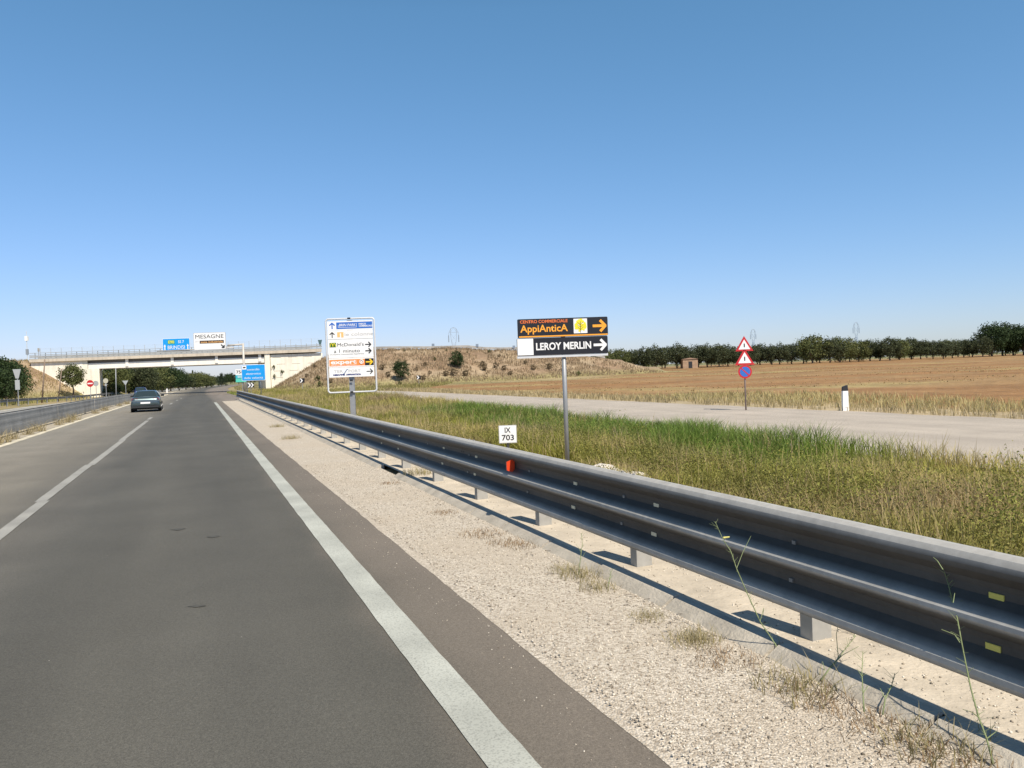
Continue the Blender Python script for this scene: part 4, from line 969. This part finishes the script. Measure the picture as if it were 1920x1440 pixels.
def tree_protos(kind, h, r, th, ncl, npl, leaf, seed, cone=False, hang=0):
    global rng
    rng = np.random.default_rng(seed)
    a = rng.random(ncl)*6.283; ph = np.arccos(1-2*rng.random(ncl)); rad = (.45+.55*rng.random(ncl)**.6)
    lump = 1+.22*np.sin(a*3+seed)+.15*np.sin(a*5+2*seed)
    ch = h-th
    C = np.stack([r*rad*np.sin(ph)*np.cos(a)*lump, r*rad*np.sin(ph)*np.sin(a)*lump, th+ch*.5+ch*.5*rad*np.cos(ph)], 1)
    if cone:
        zf = rng.random(ncl)**1.3; C = np.stack([r*(1-zf)*rad*np.cos(a), r*(1-zf)*rad*np.sin(a), th+ch*zf], 1)
    V, F, col = leaf_quads(C, leaf, npl, r*.13, GREENS[kind], .8)
    crown = np_mesh('crown', V, F4=F, col=col); crown.materials.append(LEAF)
    mb = MB(); mb.path([(0, 0, -.3), (.05*r, 0, th*.6), (-.03*r, .04*r, th*1.1), (0, 0, th+ch*.35)], [.085*r, .06*r, .045*r, .02*r], 7)
    for k in range(5):
        b = k*1.3+seed; mb.path([(0, 0, th*.8+k*.06*ch), (.3*r*math.cos(b), .3*r*math.sin(b), th+.2*ch), (.6*r*math.cos(b), .6*r*math.sin(b), th+.45*ch)], [.04*r, .025*r, .01*r], 5)
    tm = mb.mesh('trunk'); tm.materials.append(BARK)
    return crown, tm
def put_tree(proto, x, y, sc, rz, name='tree', z=None, sz=None, **kw):
    zb = float(gz(x, y)) if z is None else z
    s = empty(name, (x, y, zb), rz, **kw); s.scale = (sc, sc, sz or sc)
    for nm, me in zip(('crown', 'trunk'), proto):
        o = bpy.data.objects.new(nm, me); COL.objects.link(o); o.parent = s
    return s
OL = [tree_protos('olive', 5.2, 2.5, .9, 150, 26, .17, 11+k) for k in range(4)]
DK = [tree_protos('dark', 6, 2.7, .8, 160, 26, .18, 31+k) for k in range(3)]
MD = [tree_protos('mid', 5.5, 2.9, .6, 150, 26, .19, 51+k) for k in range(3)]
CY = tree_protos('pine', 9, 1.0, .3, 130, 20, .16, 71, cone=True)
CN = tree_protos('pine', 8, 3.2, .8, 160, 22, .2, 72, cone=True)
r2 = random.Random(5)
# row beyond the field, right
row = []
u = 1128; _h = [0]
while u < 1960:
    Yt = 215+r2.uniform(-8, 10); X = (u-960)/1450*Yt
    big = 1.10+.06*math.sin(u*.021)+r2.uniform(-.10, .10)
    if 1500 < u < 1530 or 1690 < u < 1712: big *= 1.10
    if 1730 < u < 1830: big *= .82
    if u > 1850: big *= 1.30
    put_tree(r2.choice(OL+OL+MD[:2] if u < 1850 else DK), X, Yt, big, r2.uniform(0, 6.28), 'olive_tree', label='dark olive tree in the long row beyond the brown field', cat='tree', group='trees in the row beyond the brown field')
    u += r2.uniform(15, 23)
for k in range(30):     # second, looser row behind
    u = 1130+k*29+r2.uniform(-8, 8); Yt = 238; put_tree(r2.choice(MD+OL), (u-960)/1450*Yt, Yt, r2.uniform(.75, 1.05), r2.uniform(0, 6), 'olive_tree', label='lower green tree behind the olive row beyond the brown field', cat='tree', group='second row of trees behind the olives')
# hut
p = at(1292, 680, 208); s = empty('stone_hut', (p.x, 208, float(gz(p.x, 208))-.1), 0, label='tiny tan stone hut among the trees beyond the field', cat='hut')
MB().box(-2.0, 2.0, -1.5, 1.5, 0, 2.5).build('wall', mat('hut_stone', (.34, .23, .15), .9, var=.25, scale=1.5), s); MB().poly([(-2.2, 2.5), (2.2, 2.5), (0, 2.9)], -1.7, 1.7).build('roof', mat('hut_roof', (.30, .20, .14), .9), s); MB().box(-.5, .5, -1.53, -1.505, .0, 1.9).build('door', INK, s)
# trees beyond the bridge, left of road (u, top v, base v, Y)
spec = [(183, 695, 170), (205, 693, 175), (222, 692, 172), (240, 690, 182), (258, 689, 180), (272, 688, 176), (288, 690, 190), (303, 692, 198), (318, 695, 205), (334, 698, 215), (348, 700, 228), (362, 700, 245), (374, 701, 262), (386, 703, 285), (396, 706, 310)]
for i, (u, vt, Yt) in enumerate(spec):
    p = at(u, vt, Yt); zb = float(gz(p.x, Yt)); h = p.z-zb
    pr_ = r2.choice(MD+MD+DK+OL)
    put_tree(pr_, p.x, Yt, h/5.4*1.05, r2.uniform(0, 6), 'roadside_tree', label='bushy green tree seen under the bridge left of the road', cat='tree', group='trees beyond the bridge')
for i in range(22):
    u = 190+i*9.4; Yt = 158+i*7; p = at(u, 716, Yt); put_tree(r2.choice(MD+DK), p.x+2, Yt, r2.uniform(.32, .5)*(1+i*.02), r2.uniform(0, 6), 'roadside_bush', z=float(gz_flat(p.x, Yt)), label='low green bush under the trees beyond the bridge', cat='bush', group='bushes beyond the bridge')
for u, vt, Yt, pr_, lab in ((361, 694, 300, CY, 'slim dark cypress rising above the trees under the bridge'), (415, 700.5, 330, CN, 'dark cone-shaped tree where the distant road disappears'), (303, 688, 215, CY, 'dark pointed tree behind the bushes under the middle of the bridge')):
    p = at(u, vt, Yt); h = p.z-float(gz(p.x, Yt)); put_tree(pr_, p.x, Yt, h/(9 if pr_ is CY else 8), 0, 'cypress_tree', label=lab, cat='tree')
for i in range(26):     # far tree line along the horizon
    u = 380+i*7.5; Yt = 520+r2.uniform(-60, 90); p = at(min(u, 1000), 712, Yt); put_tree(r2.choice(OL+DK), p.x, Yt, r2.uniform(.8, 1.25), r2.uniform(0, 6), 'distant_tree', label='far tree on the horizon under the bridge', cat='tree', group='distant trees on the horizon')
# far left trees
for i, (u, vt, Yt, lab) in enumerate([(-12, 679, 86, 'large bushy tree cut by the left edge of the picture'), (8, 673, 98, 'tall dark green tree behind the grey sign backs'), (27, 684, 106, 'small dark green tree at the foot of the left embankment'), (2, 672, 110, 'dark tree furthest back in the clump at the left edge')]):
    p = at(u, vt, Yt); h = p.z; put_tree(DK[i % 3] if i != 2 else MD[0], p.x, Yt, h/6*(.98 if i != 2 else .8), i*1.3, 'bushy_tree', label=lab, cat='tree', z=0)
# fig tree at the abutment
FG = tree_protos('mid', 5.6, 2.1, 1.6, 110, 34, .17, 91)
p = at(136, 710, 144); s = put_tree(FG, p.x, 144, 1.0, 0, 'fig_tree', z=.2, label='green broad-leaved tree growing against the left cream abutment', cat='tree'); 
# bushes and small trees on the right embankment
EB = tree_protos('dark', 3.6, 1.35, .55, 110, 34, .10, 95); EB2 = tree_protos('dark', 2.9, 1.35, .1, 110, 34, .10, 96); SB = tree_protos('brown', 1.2, .6, .05, 40, 24, .07, 97); SG = tree_protos('mid', 1.2, .6, .05, 40, 24, .07, 98)
def slope_y(u, v):   # where the ray through (u,v) meets the slope
    for Yq in np.arange(100, 175, .5):
        q = at(u, v, Yq)
        if q.z <= float(gz(q.x, Yq)): return q.x, Yq
    return q.x, 150
x, y = slope_y(753, 716); put_tree(EB, x, y, 1.0, 0, 'small_tree', label='small round dark tree with short trunk low on the embankment right of the panel board', cat='tree')
x, y = slope_y(856, 690); put_tree(EB2, x, y, 1.0, 1, 'round_bush', label='round dark green bush high on the embankment below the pylon', cat='bush')
for u, v, sc, pr_ in ((815, 674, .7, SG), (758, 657, .6, SG), (812, 655, .5, SB), (838, 656, .5, SG), (918, 659, .6, SG), (876, 659, .4, SG), (797, 684, 1.0, SB), (781, 692, .7, SB), (794, 710, 1.1, SB), (806, 699, .8, SB), (836, 703, 1.2, SB), (850, 702, 1.4, SB), (873, 703, 1.4, SB), (908, 692, 1.1, SB), (930, 688, 1.1, SB), (945, 692, 1.0, SB), (957, 702, .9, SB), (936, 668, .6, SB), (905, 684, 1.0, SB), (596, 712, 1.1, SG), (600, 722, .9, SG), (590, 688, .7, SB), (575, 705, .7, SB), (553, 680, .6, SG), (1084, 702, .9, SG), (750, 720, .7, SG), (620, 716, .8, SB), (717, 692, .9, SB), (728, 705, 1.1, SB), (985, 680, .9, SB), (1000, 692, 1.2, SB), (1030, 690, 1.2, SB)):
    x, y = slope_y(u, v+3); put_tree(pr_, x, y, sc*.75*r2.uniform(.9, 1.3), r2.uniform(0, 6), 'dry_bush', label='small dry scrub bush on the brown embankment slope', cat='bush', group='scrub bushes on the embankment')
# plants growing from the right abutment wall
for i, (u, v, lab) in enumerate([(513, 688, 'upper dark weed sprouting from the right abutment wall'), (529, 697, 'dark weed sprouting from the middle of the right abutment wall'), (515, 705, 'lower dark weed sprouting from the right abutment wall')]):
    p = at(u, v, 149.7); put_tree(SG, p.x, 149.75, .55, i, 'wall_plant', z=p.z-.3, label=lab, cat='plant')

# grass -------------------------------------------------------------------
def blades(x, y, z, h, w, col, lean=.35):
    n = len(x); a = rng.random(n)*6.283; la = a+rng.normal(0, .6, n); ln = h*lean*(.3+rng.random(n))
    dx, dy = np.cos(a)*w*.5, np.sin(a)*w*.5; lx, ly = np.cos(la+1.57)*ln, np.sin(la+1.57)*ln
    B0 = np.stack([x-dx, y-dy, z], 1); B1 = np.stack([x+dx, y+dy, z], 1)
    M0 = np.stack([x-dx*.75+lx*.3, y-dy*.75+ly*.3, z+h*.55], 1); M1 = np.stack([x+dx*.75+lx*.3, y+dy*.75+ly*.3, z+h*.55], 1)
    T = np.stack([x+lx, y+ly, z+h*.97], 1)
    V = np.stack([B0, B1, M1, M0, T], 1).reshape(-1, 3); i = np.arange(n)*5
    F4 = np.stack([i, i+1, i+2, i+3], 1); F3 = np.stack([i+3, i+2, i+4], 1)
    return V, F4, F3, np.repeat(col, 5, 0)
def join(parts):
    V = []; F4 = []; F3 = []; C = []; b = 0
    for v, f4, f3, c in parts: V.append(v); F4.append(f4+b); F3.append(f3+b); C.append(c); b += len(v)
    return np.concatenate(V), np.concatenate(F4), np.concatenate(F3), np.concatenate(C)
rng = np.random.default_rng(99)
def band(n, t0, t1, o0, o1, pw, hfun, wfun, colfun, lean=.35, clump=.0):
    t = t0+(t1-t0)*rng.random(n)**pw; o = o0+(o1-o0)*rng.random(n)
    if clump:
        m = fbm(t*1.3, o*1.3, 61) > clump; t, o = t[m], o[m]
    m = ~((t > 9) & (t < 16.8) & (o < 5.25-1.3*sm(12.5, 9, t)-.8*sm(15.5, 16.8, t)+.15*np.sin(t*2.1))); t, o = t[m], o[m]
    x, y = ref(t, o); z = gz(x, y)
    return blades(x, y, z-.02, hfun(t, o), wfun(t), colfun(t, o), lean)
STRAW = np.array((.46, .38, .15)); YG = np.array((.31, .31, .06)); GR = np.array((.12, .21, .035)); OLV = np.array((.19, .19, .05)); PINK = np.array((.48, .36, .22))
def vcol(t, o):
    n = len(t); g = fbm(t*.28, o*.5, 70); g2 = fbm(t*.6, o*.9, 71)
    c = mixc(OLV, YG, sm(.3, .6, g)); c = mixc(c, STRAW, np.clip(sm(.40, .62, g2)*.85+.30*sm(10, 6, t), 0, 1))
    c = mixc(c, PINK*.85, sm(.55, .70, fbm(t*.45+9, o*.7, 73))*.75)
    green = sm(6.6, 7.8, o+.8*(g-.5))*sm(8, 11, t)*sm(36, 28, t+6*(g-.5)); c = mixc(c, GR*1.1, green*.85)
    c = mixc(c, GR*1.15, sm(4.2, 3.4, o)*sm(25, 35, t)*.6)
    c = mixc(c, np.array((.25, .17, .10)), (rng.random(n) < .07)*.6)
    return c*(.65+.7*rng.random(n))[:, None]
hf = lambda t, o: .72*(.30+.26*rng.random(len(t))+.20*sm(6.5, 8.0, o)*sm(9, 13, t))*(.35+1.3*fbm(t*.9, o*1.1, 62))*(1+.25*sm(25, 50, t))*(1-.35*sm(9, 4, t))
wf = lambda t: .006+.0006*np.clip(t, 0, 60)
parts = [band(95000, 1.5, 30, 3.25, 9.9, 1.15, hf, wf, vcol, .75, .34), band(42000, 30, 66, 3.1, 10.6, 1.1, hf, wf, vcol, .55), band(26000, 66, 140, 3.5, 11, 1.0, hf, wf, vcol, .35)]
# pale seed heads rising above
sf = lambda t, o: .8*(.50+.35*rng.random(len(t)))*(.8+.4*fbm(t*.5, o*.5, 63))
def scol(t, o): return mixc(STRAW, PINK, rng.random(len(t)))*(.8+.5*rng.random(len(t)))[:, None]
parts.append(band(14000, 3, 70, 3.6, 9.6, 1.3, sf, lambda t: .006+.0005*t, scol, .25, .50))
parts.append(band(16000, 4, 40, 3.8, 8.2, 1.2, lambda t, o: .42*(.5+.6*rng.random(len(t))), lambda t: .004+.0005*t, lambda t, o: mixc(PINK*.8, STRAW*1.05, rng.random(len(t)))*(.8+.4*rng.random(len(t)))[:, None], .7, .62))
V, F4, F3_, C = join(parts)
tag(link('grass', np_mesh('verge_grass', V, F4=F4, F3=F3_, col=C), GRASSM), kind='stuff', label='tall olive and green roadside grass between guardrail and side road', cat='grass')
# leafy undergrowth clumps close behind the rail
n = 620; t = 3+16*rng.random(n)**1.1; o = np.where((t > 10) & (t < 16.6), 5.35, 3.5)+2.6*rng.random(n)**1.4; x, y = ref(t, o)
Cc = np.stack([x, y, gz(x, y)+.08+.22*rng.random(n)], 1); V, F4, C = leaf_quads(Cc, .015, 80, .13, ((.09, .10, .02), (.30, .27, .08)), .8)
n = 1500; t = 4+32*rng.random(n)**1.2; o = 3.8+5.2*rng.random(n); mk = (fbm(t*.5, o*.8, 88) > .5) & ~((t < 16.6) & (o < 5.4)); t, o = t[mk], o[mk]; n = len(t); x, y = ref(t, o)
Cd = np.stack([x, y, gz(x, y)+.12+.28*rng.random(n)], 1); V2, F42, C2_ = leaf_quads(Cd, .017, 90, .16, ((.09, .11, .02), (.34, .33, .08)), .7)
V, F4, C = np.concatenate([V, V2]), np.concatenate([F4, F42+len(V)]), np.concatenate([C, C2_])
tag(link('undergrowth', np_mesh('undergrowth', V, F4=F4, col=C), LEAF), kind='stuff', label='low olive green leafy weeds right behind the guardrail', cat='undergrowth')
# dry grass fringe beyond the side road, field stubble, embankments, left verge
def area(n, x0, x1, y0, y1, mask, h, w, c0, c1, lean=.4):
    x = x0+(x1-x0)*rng.random(n); y = y0+(y1-y0)*rng.random(n); m = mask(x, y); x, y = x[m], y[m]; k = len(x)
    return blades(x, y, gz(x, y)-.03, h*(.5+.8*rng.random(k)), np.full(k, w)*(.6+.8*rng.random(k)), mixc(c0, c1, rng.random(k))*(.75+.5*rng.random(k))[:, None], lean)
DRY0, DRY1 = (.34, .27, .14), (.52, .43, .25)
fr = band(17000, 4, 100, 18.5, 21.5, 1.0, lambda t, o: .14+.22*rng.random(len(t)), lambda t: .012+.0006*t, lambda t, o: mixc(DRY0, DRY1, rng.random(len(t)))*(.75+.5*rng.random(len(t)))[:, None], .5, .42)
fr2 = band(9000, 14, 34, 20.0, 25.5, 1.0, lambda t, o: .15+.25*rng.random(len(t)), lambda t: .012+.0006*t, lambda t, o: mixc((.36, .31, .13), (.58, .49, .25), rng.random(len(t))), .5, .45)
V, F4, F3_, C = join([fr, fr2]); tag(link('dry_grass', np_mesh('dry_fringe', V, F4=F4, F3=F3_, col=C), GRASSM), kind='stuff', label='straw coloured dry grass fringe between side road and field', cat='grass')
fe = area(30000, -60, 60, 50, 205, lambda x, y: (offs(x, y) > 22) & (fbm(x*.05, y*.12, 24) > .50) & (emb(x, y, CR, .5) < .1), .10, .10, (.30, .20, .09), (.42, .32, .15), .6)
V, F4, F3_, C = join([fe]); tag(link('field_stubble', np_mesh('stubble', V, F4=F4, F3=F3_, col=C), GRASSM), kind='stuff', label='sparse dry stubble on the reddish brown field', cat='stubble')
e1 = area(60000, -56, 34, 112, 160, lambda x, y: (emb(x, y, CR, .5) > .0) & (fbm(x*.35, y*.35, 77) > .38) & ((x > -36.5) | (y < 149.8)), .5, .11, (.27, .20, .125), (.38, .29, .18))
e2 = area(42000, -150, -82, 95, 156, lambda x, y: (emb(x, y, CL, .55) > -1.5) & ((x < -93) | (y < 149.5)) & (offs(x, y) < -24), .5, .10, (.24, .18, .09), (.42, .34, .17))
e3 = area(20000, -75, -10, 88, 135, lambda x, y: (offs(x, y) > 11.5) & (emb(x, y, CR, .5) < .4) & ((offs(x, y) > 16.5) | (y > 116)), .42, .08, (.17, .17, .05), (.36, .31, .13))
e4 = area(26000, -120, -30, 50, 150, lambda x, y: (offs(x, y) < -20.5) & (emb(x, y, CL, .55) < .3), .5, .08, (.20, .20, .06), (.40, .36, .15))
e5 = area(14000, -150, -62, 160, 300, lambda x, y: (offs(x, y) < -18.5) | (offs(x, y) > 7), .6, .14, (.18, .18, .08), (.40, .34, .18))
e6 = area(12000, -56, -30, 84, 150, lambda x, y: (offs(x, y) > 5.6) & (offs(x, y) < 12), .45, .07, (.17, .18, .05), (.30, .28, .09))
V, F4, F3_, C = join([e1, e2, e3, e4, e5, e6]); tag(link('slope_grass', np_mesh('slope_grass', V, F4=F4, F3=F3_, col=C), GRASSM), kind='stuff', label='brown dry grass covering the bridge embankments and verges', cat='grass')

# dry tufts along the kerb and along the median, thin tall weeds
def tuft_mesh(seed, n, h, spread, c0, c1, w=.006):
    global rng
    rng = np.random.default_rng(seed); r_ = spread*rng.random(n)**.7; a = rng.random(n)*6.283
    V, F4, F3q, C = blades(r_*np.cos(a), r_*np.sin(a), np.zeros(n), h*(.3+.7*rng.random(n)), np.full(n, w), mixc(c0, c1, rng.random(n)), 1.1)
    me = np_mesh('tuft', V, F4=F4, F3=F3q, col=C); me.materials.append(GRASSM); return me
KT = [tuft_mesh(201+k, 170, .11, .19, (.22, .20, .08), (.46, .38, .22), .004) for k in range(4)]
KD = [tuft_mesh(211+k, 170, .05, .21, (.17, .11, .06), (.40, .28, .16), .004) for k in range(3)]
MT = [tuft_mesh(221+k, 110, .42, .22, (.30, .25, .13), (.46, .38, .22), .010) for k in range(3)]
def gnd(u, v, z=0):
    d = Fv + cr*((u-960)/1450) + cu*((720-v)/1450); s = (z-CAM_H)/d.z; return d.x*s, d.y*s
for i, (u, v, kd, sc) in enumerate([(1495, 1290, 0, 1.25), (1530, 1300, 1, 1.0), (1295, 1200, 0, .9), (1310, 1195, 0, .8), (1360, 1232, 1, 1.0), (1120, 1100, 0, .9), (1090, 1080, 0, 1.0), (1060, 1068, 0, .8), (1215, 1155, 0, .7), (1700, 1385, 1, 1.3), (1760, 1400, 0, 1.2), (1600, 1335, 1, .9),
                                (905, 1000, 1, 1.2), (950, 1015, 1, 1.0), (975, 1022, 1, .9), (830, 960, 1, .9), (730, 905, 1, .8), (545, 822, 0, 1.6), (520, 800, 0, 1.5), (1840, 1425, 1, 1.2), (1110, 985, 0, 1.0), (1140, 990, 0, .8), (1650, 1190, 0, 1.2), (1720, 1200, 0, .9), (1395, 1080, 1, 1.0), (785, 893, 0, 1.5), (1270, 1010, 1, .9)]):
    x, y = gnd(u, v, .05); me = (KT if kd == 0 else KD)[i % 3]
    o = link('dry_tuft', me, None, None, (x, y, .035 if offs(x, y) < 1.9 else .08)); o.scale = (sc,)*3; o.rotation_euler = (0, 0, i*1.1)
    tag(o, 'green-tipped dry grass tuft growing along the kerb of the gravel shoulder' if kd == 0 else 'flat brown dead tuft lying along the kerb of the gravel shoulder', 'weed', 'tufts along the kerb')
for i, (u, v) in enumerate([(8, 824), (22, 820), (48, 808), (60, 803), (107, 792), (136, 784), (164, 773), (184, 768), (212, 760), (232, 756), (310, 741), (318, 739), (332, 736), (290, 745), (36, 815), (120, 788)]):
    x, y = gnd(u, v+1, 0); t_ = y; off_ = -7.15 if y < 50 else -7.2; x, y = ref(y, off_); o = link('median_weed', MT[i % 3], None, None, (float(x), float(y), float(gz_flat(x, y))+.02)); o.scale = (1.0+.3*(i % 2),)*3; o.rotation_euler = (0, 0, i)
    tag(o, 'tan dry weed growing at the foot of the median guardrail', 'weed', 'weeds along the median guardrail')
WEED = mat('weed_stem_green', (.20, .24, .11), .8, var=.2, scale=20)
def stem(pts_px, base_off, Yb, branches, label, flower=None):
    """thin stem: pixel polyline unprojected on a vertical plane through its base"""
    P = [at(u, v, Yb+.06*k) for k, (u, v) in enumerate(pts_px)]
    s = empty('tall_weed', (P[0].x, P[0].y, P[0].z), 0, label=label, cat='weed'); b = P[0]
    MB().path([p-b for p in P], [.0042-.0028*k/(len(P)-1) for k in range(len(P))], 5).build('stem', WEED, s, smooth=True)
    mb = MB()
    for br in branches:
        Q = [at(u, v, Yb+.05+.03*k) for k, (u, v) in enumerate(br)]; mb.path([q-b for q in Q], [.0024-.0012*k/max(1, len(Q)-1) for k in range(len(Q))], 4)
    rr = random.Random(len(pts_px)*7+int(Yb*10))
    for k in range(1, len(P)-1):
        for j in range(8):
            q = P[k]-b+(P[k+1]-P[k])*rr.random(); d = Vector((rr.uniform(-1, 1), rr.uniform(-1, 1), rr.uniform(.2, 1)))*rr.uniform(.01, .055); mb.tube(q, q+d, .0012, .0006, 4)
    mb.build('branch', WEED, s)
    if flower:
        q = at(*flower, Yb+.05)-b; MB().tube(q-Vector((.018, 0, 0)), q+Vector((.018, 0, .003)), .006, .004, 6).build('flower_head', mat('yellow_flower', (.6, .55, .15), .7), s)
def gY(u, v): return gnd(u, v, .05)[1]
stem([(1465, 1228), (1455, 1210), (1425, 1165), (1400, 1110), (1381, 1066), (1371, 1035), (1355, 1010), (1341, 978)], 0, gY(1465, 1228), [[(1381, 1066), (1393, 1035), (1408, 1005)], [(1425, 1165), (1432, 1140), (1430, 1160)], [(1465, 1228), (1462, 1205), (1457, 1190)]], 'forked thin green weed with a yellow head standing against the guardrail', flower=(1362, 1008))
stem([(1862, 1432), (1850, 1385), (1835, 1345), (1820, 1290), (1805, 1215), (1795, 1160), (1787, 1130), (1778, 1095), (1768, 1065), (1765, 1030), (1762, 1010)], 0, gY(1862, 1432), [[(1768, 1068), (1758, 1052), (1750, 1045)], [(1787, 1130), (1790, 1112)], [(1800, 1205), (1790, 1190), (1765, 1180)], [(1835, 1345), (1822, 1335), (1805, 1330)], [(1850, 1385), (1870, 1370)]], 'very tall thin weed stem nearest the camera at the lower right')
stem([(1540, 1275), (1558, 1250), (1572, 1235), (1590, 1210), (1605, 1192)], 0, gY(1540, 1275), [[(1558, 1250), (1580, 1228), (1610, 1212)], [(1572, 1235), (1568, 1190), (1572, 1170)], [(1548, 1262), (1542, 1240)]], 'short branching weed leaning right beside the nearest guardrail post')
stem([(1655, 1340), (1660, 1310), (1672, 1285), (1678, 1262)], 0, gY(1655, 1340), [[(1660, 1310), (1650, 1290)]], 'small green weed sprig rising from the kerb right of the short branching weed')
stem([(1085, 1078), (1088, 1050), (1092, 1020), (1090, 1000)], 0, gY(1085, 1078), [[(1088, 1050), (1098, 1035)], [(1090, 1035), (1080, 1020)]], 'small weed sprig beside the kerb left of the second nearest guardrail post')
stem([(1140, 1102), (1143, 1085), (1148, 1066)], 0, gY(1140, 1102), [[(1143, 1085), (1150, 1078)]], 'tiny weed sprig leaning right on the kerb edge')
stem([(1620, 1335), (1618, 1300), (1616, 1260), (1618, 1220)], 0, gY(1620, 1335), [[(1618, 1300), (1628, 1285)], [(1617, 1270), (1608, 1255)]], 'thin dry upright stem between the two tall green weeds')
# twigs on the gravel
TW = mat('dead_twig', (.09, .07, .055), .9); rt = random.Random(9)
tw = MB()
for k in range(150):
    t = 2.2+rt.random()**1.3*10; o = 1.76-abs(rt.gauss(0, .16)) if k % 3 else rt.uniform(2.7, 3.3); x, y = ref(t, o); z = .042 if o < 2 else .092; a = rt.random()*6.28; L = rt.uniform(.02, .09)
    x, y = float(x), float(y); tw.path([(x, y, z), (x+L*.5*math.cos(a), y+L*.5*math.sin(a), z+.006), (x+L*math.cos(a+.4), y+L*math.sin(a+.4), z)], .0018, 4)
tag(tw.build('dead_twigs', TW), 'scattered thin dead twigs along the kerb and slab', 'twigs', kind='stuff')
# rocks behind the rail
def rock(seed, r):
    b = bmesh.new(); bmesh.ops.create_icosphere(b, subdivisions=2, radius=r); q = random.Random(seed)
    ax = [Vector((q.uniform(-1, 1), q.uniform(-1, 1), q.uniform(-1, 1))).normalized() for _ in range(9)]
    for v in b.verts:
        for a in ax:
            d = v.co.dot(a); lim = r*.72
            if d > lim: v.co -= a*(d-lim)
        v.co.z *= .6
    me = bpy.data.meshes.new('rock'); b.to_mesh(me); b.free(); me.materials.append(ROCKM); return me
RK = [rock(k, .24) for k in range(4)]
for i, (u, v, sc, lab) in enumerate([(1125, 874, 1.0, 'white limestone rock just right of the grey sign pole base'), (1152, 880, .9, 'white rock second from the sign pole behind the guardrail'), (1185, 886, 1.0, 'white rock in the middle of the group behind the guardrail'), (1212, 892, .7, 'small white rock near the right end of the group'), (1172, 876, .5, 'smallest white rock lying above the others'), (1235, 899, .6, 'rightmost white rock of the group behind the guardrail'), (1030, 868, .7, 'flat white rock left of the grey sign pole base'), (1555, 964, .45, 'pale flat stone showing just above the rail at the right')]):
    t_ = {7: 6.3}.get(i, 10.6); o_ = {7: 3.0}.get(i, 3.2)
    # march along the ray to height .15 above ground just behind the rail
    d = Fv + cr*((u-960)/1450) + cu*((720-v)/1450); s_ = (.10-CAM_H)/d.z; x, y = d.x*s_, d.y*s_
    o = link('rock', RK[i % 4], None, None, (x, y, float(gz(x, y))+.06)); o.scale = (sc*1.5, sc*1.2, sc*1.3); o.rotation_euler = (0, 0, i*1.7); tag(o, lab, 'rock', 'white rocks behind the guardrail')
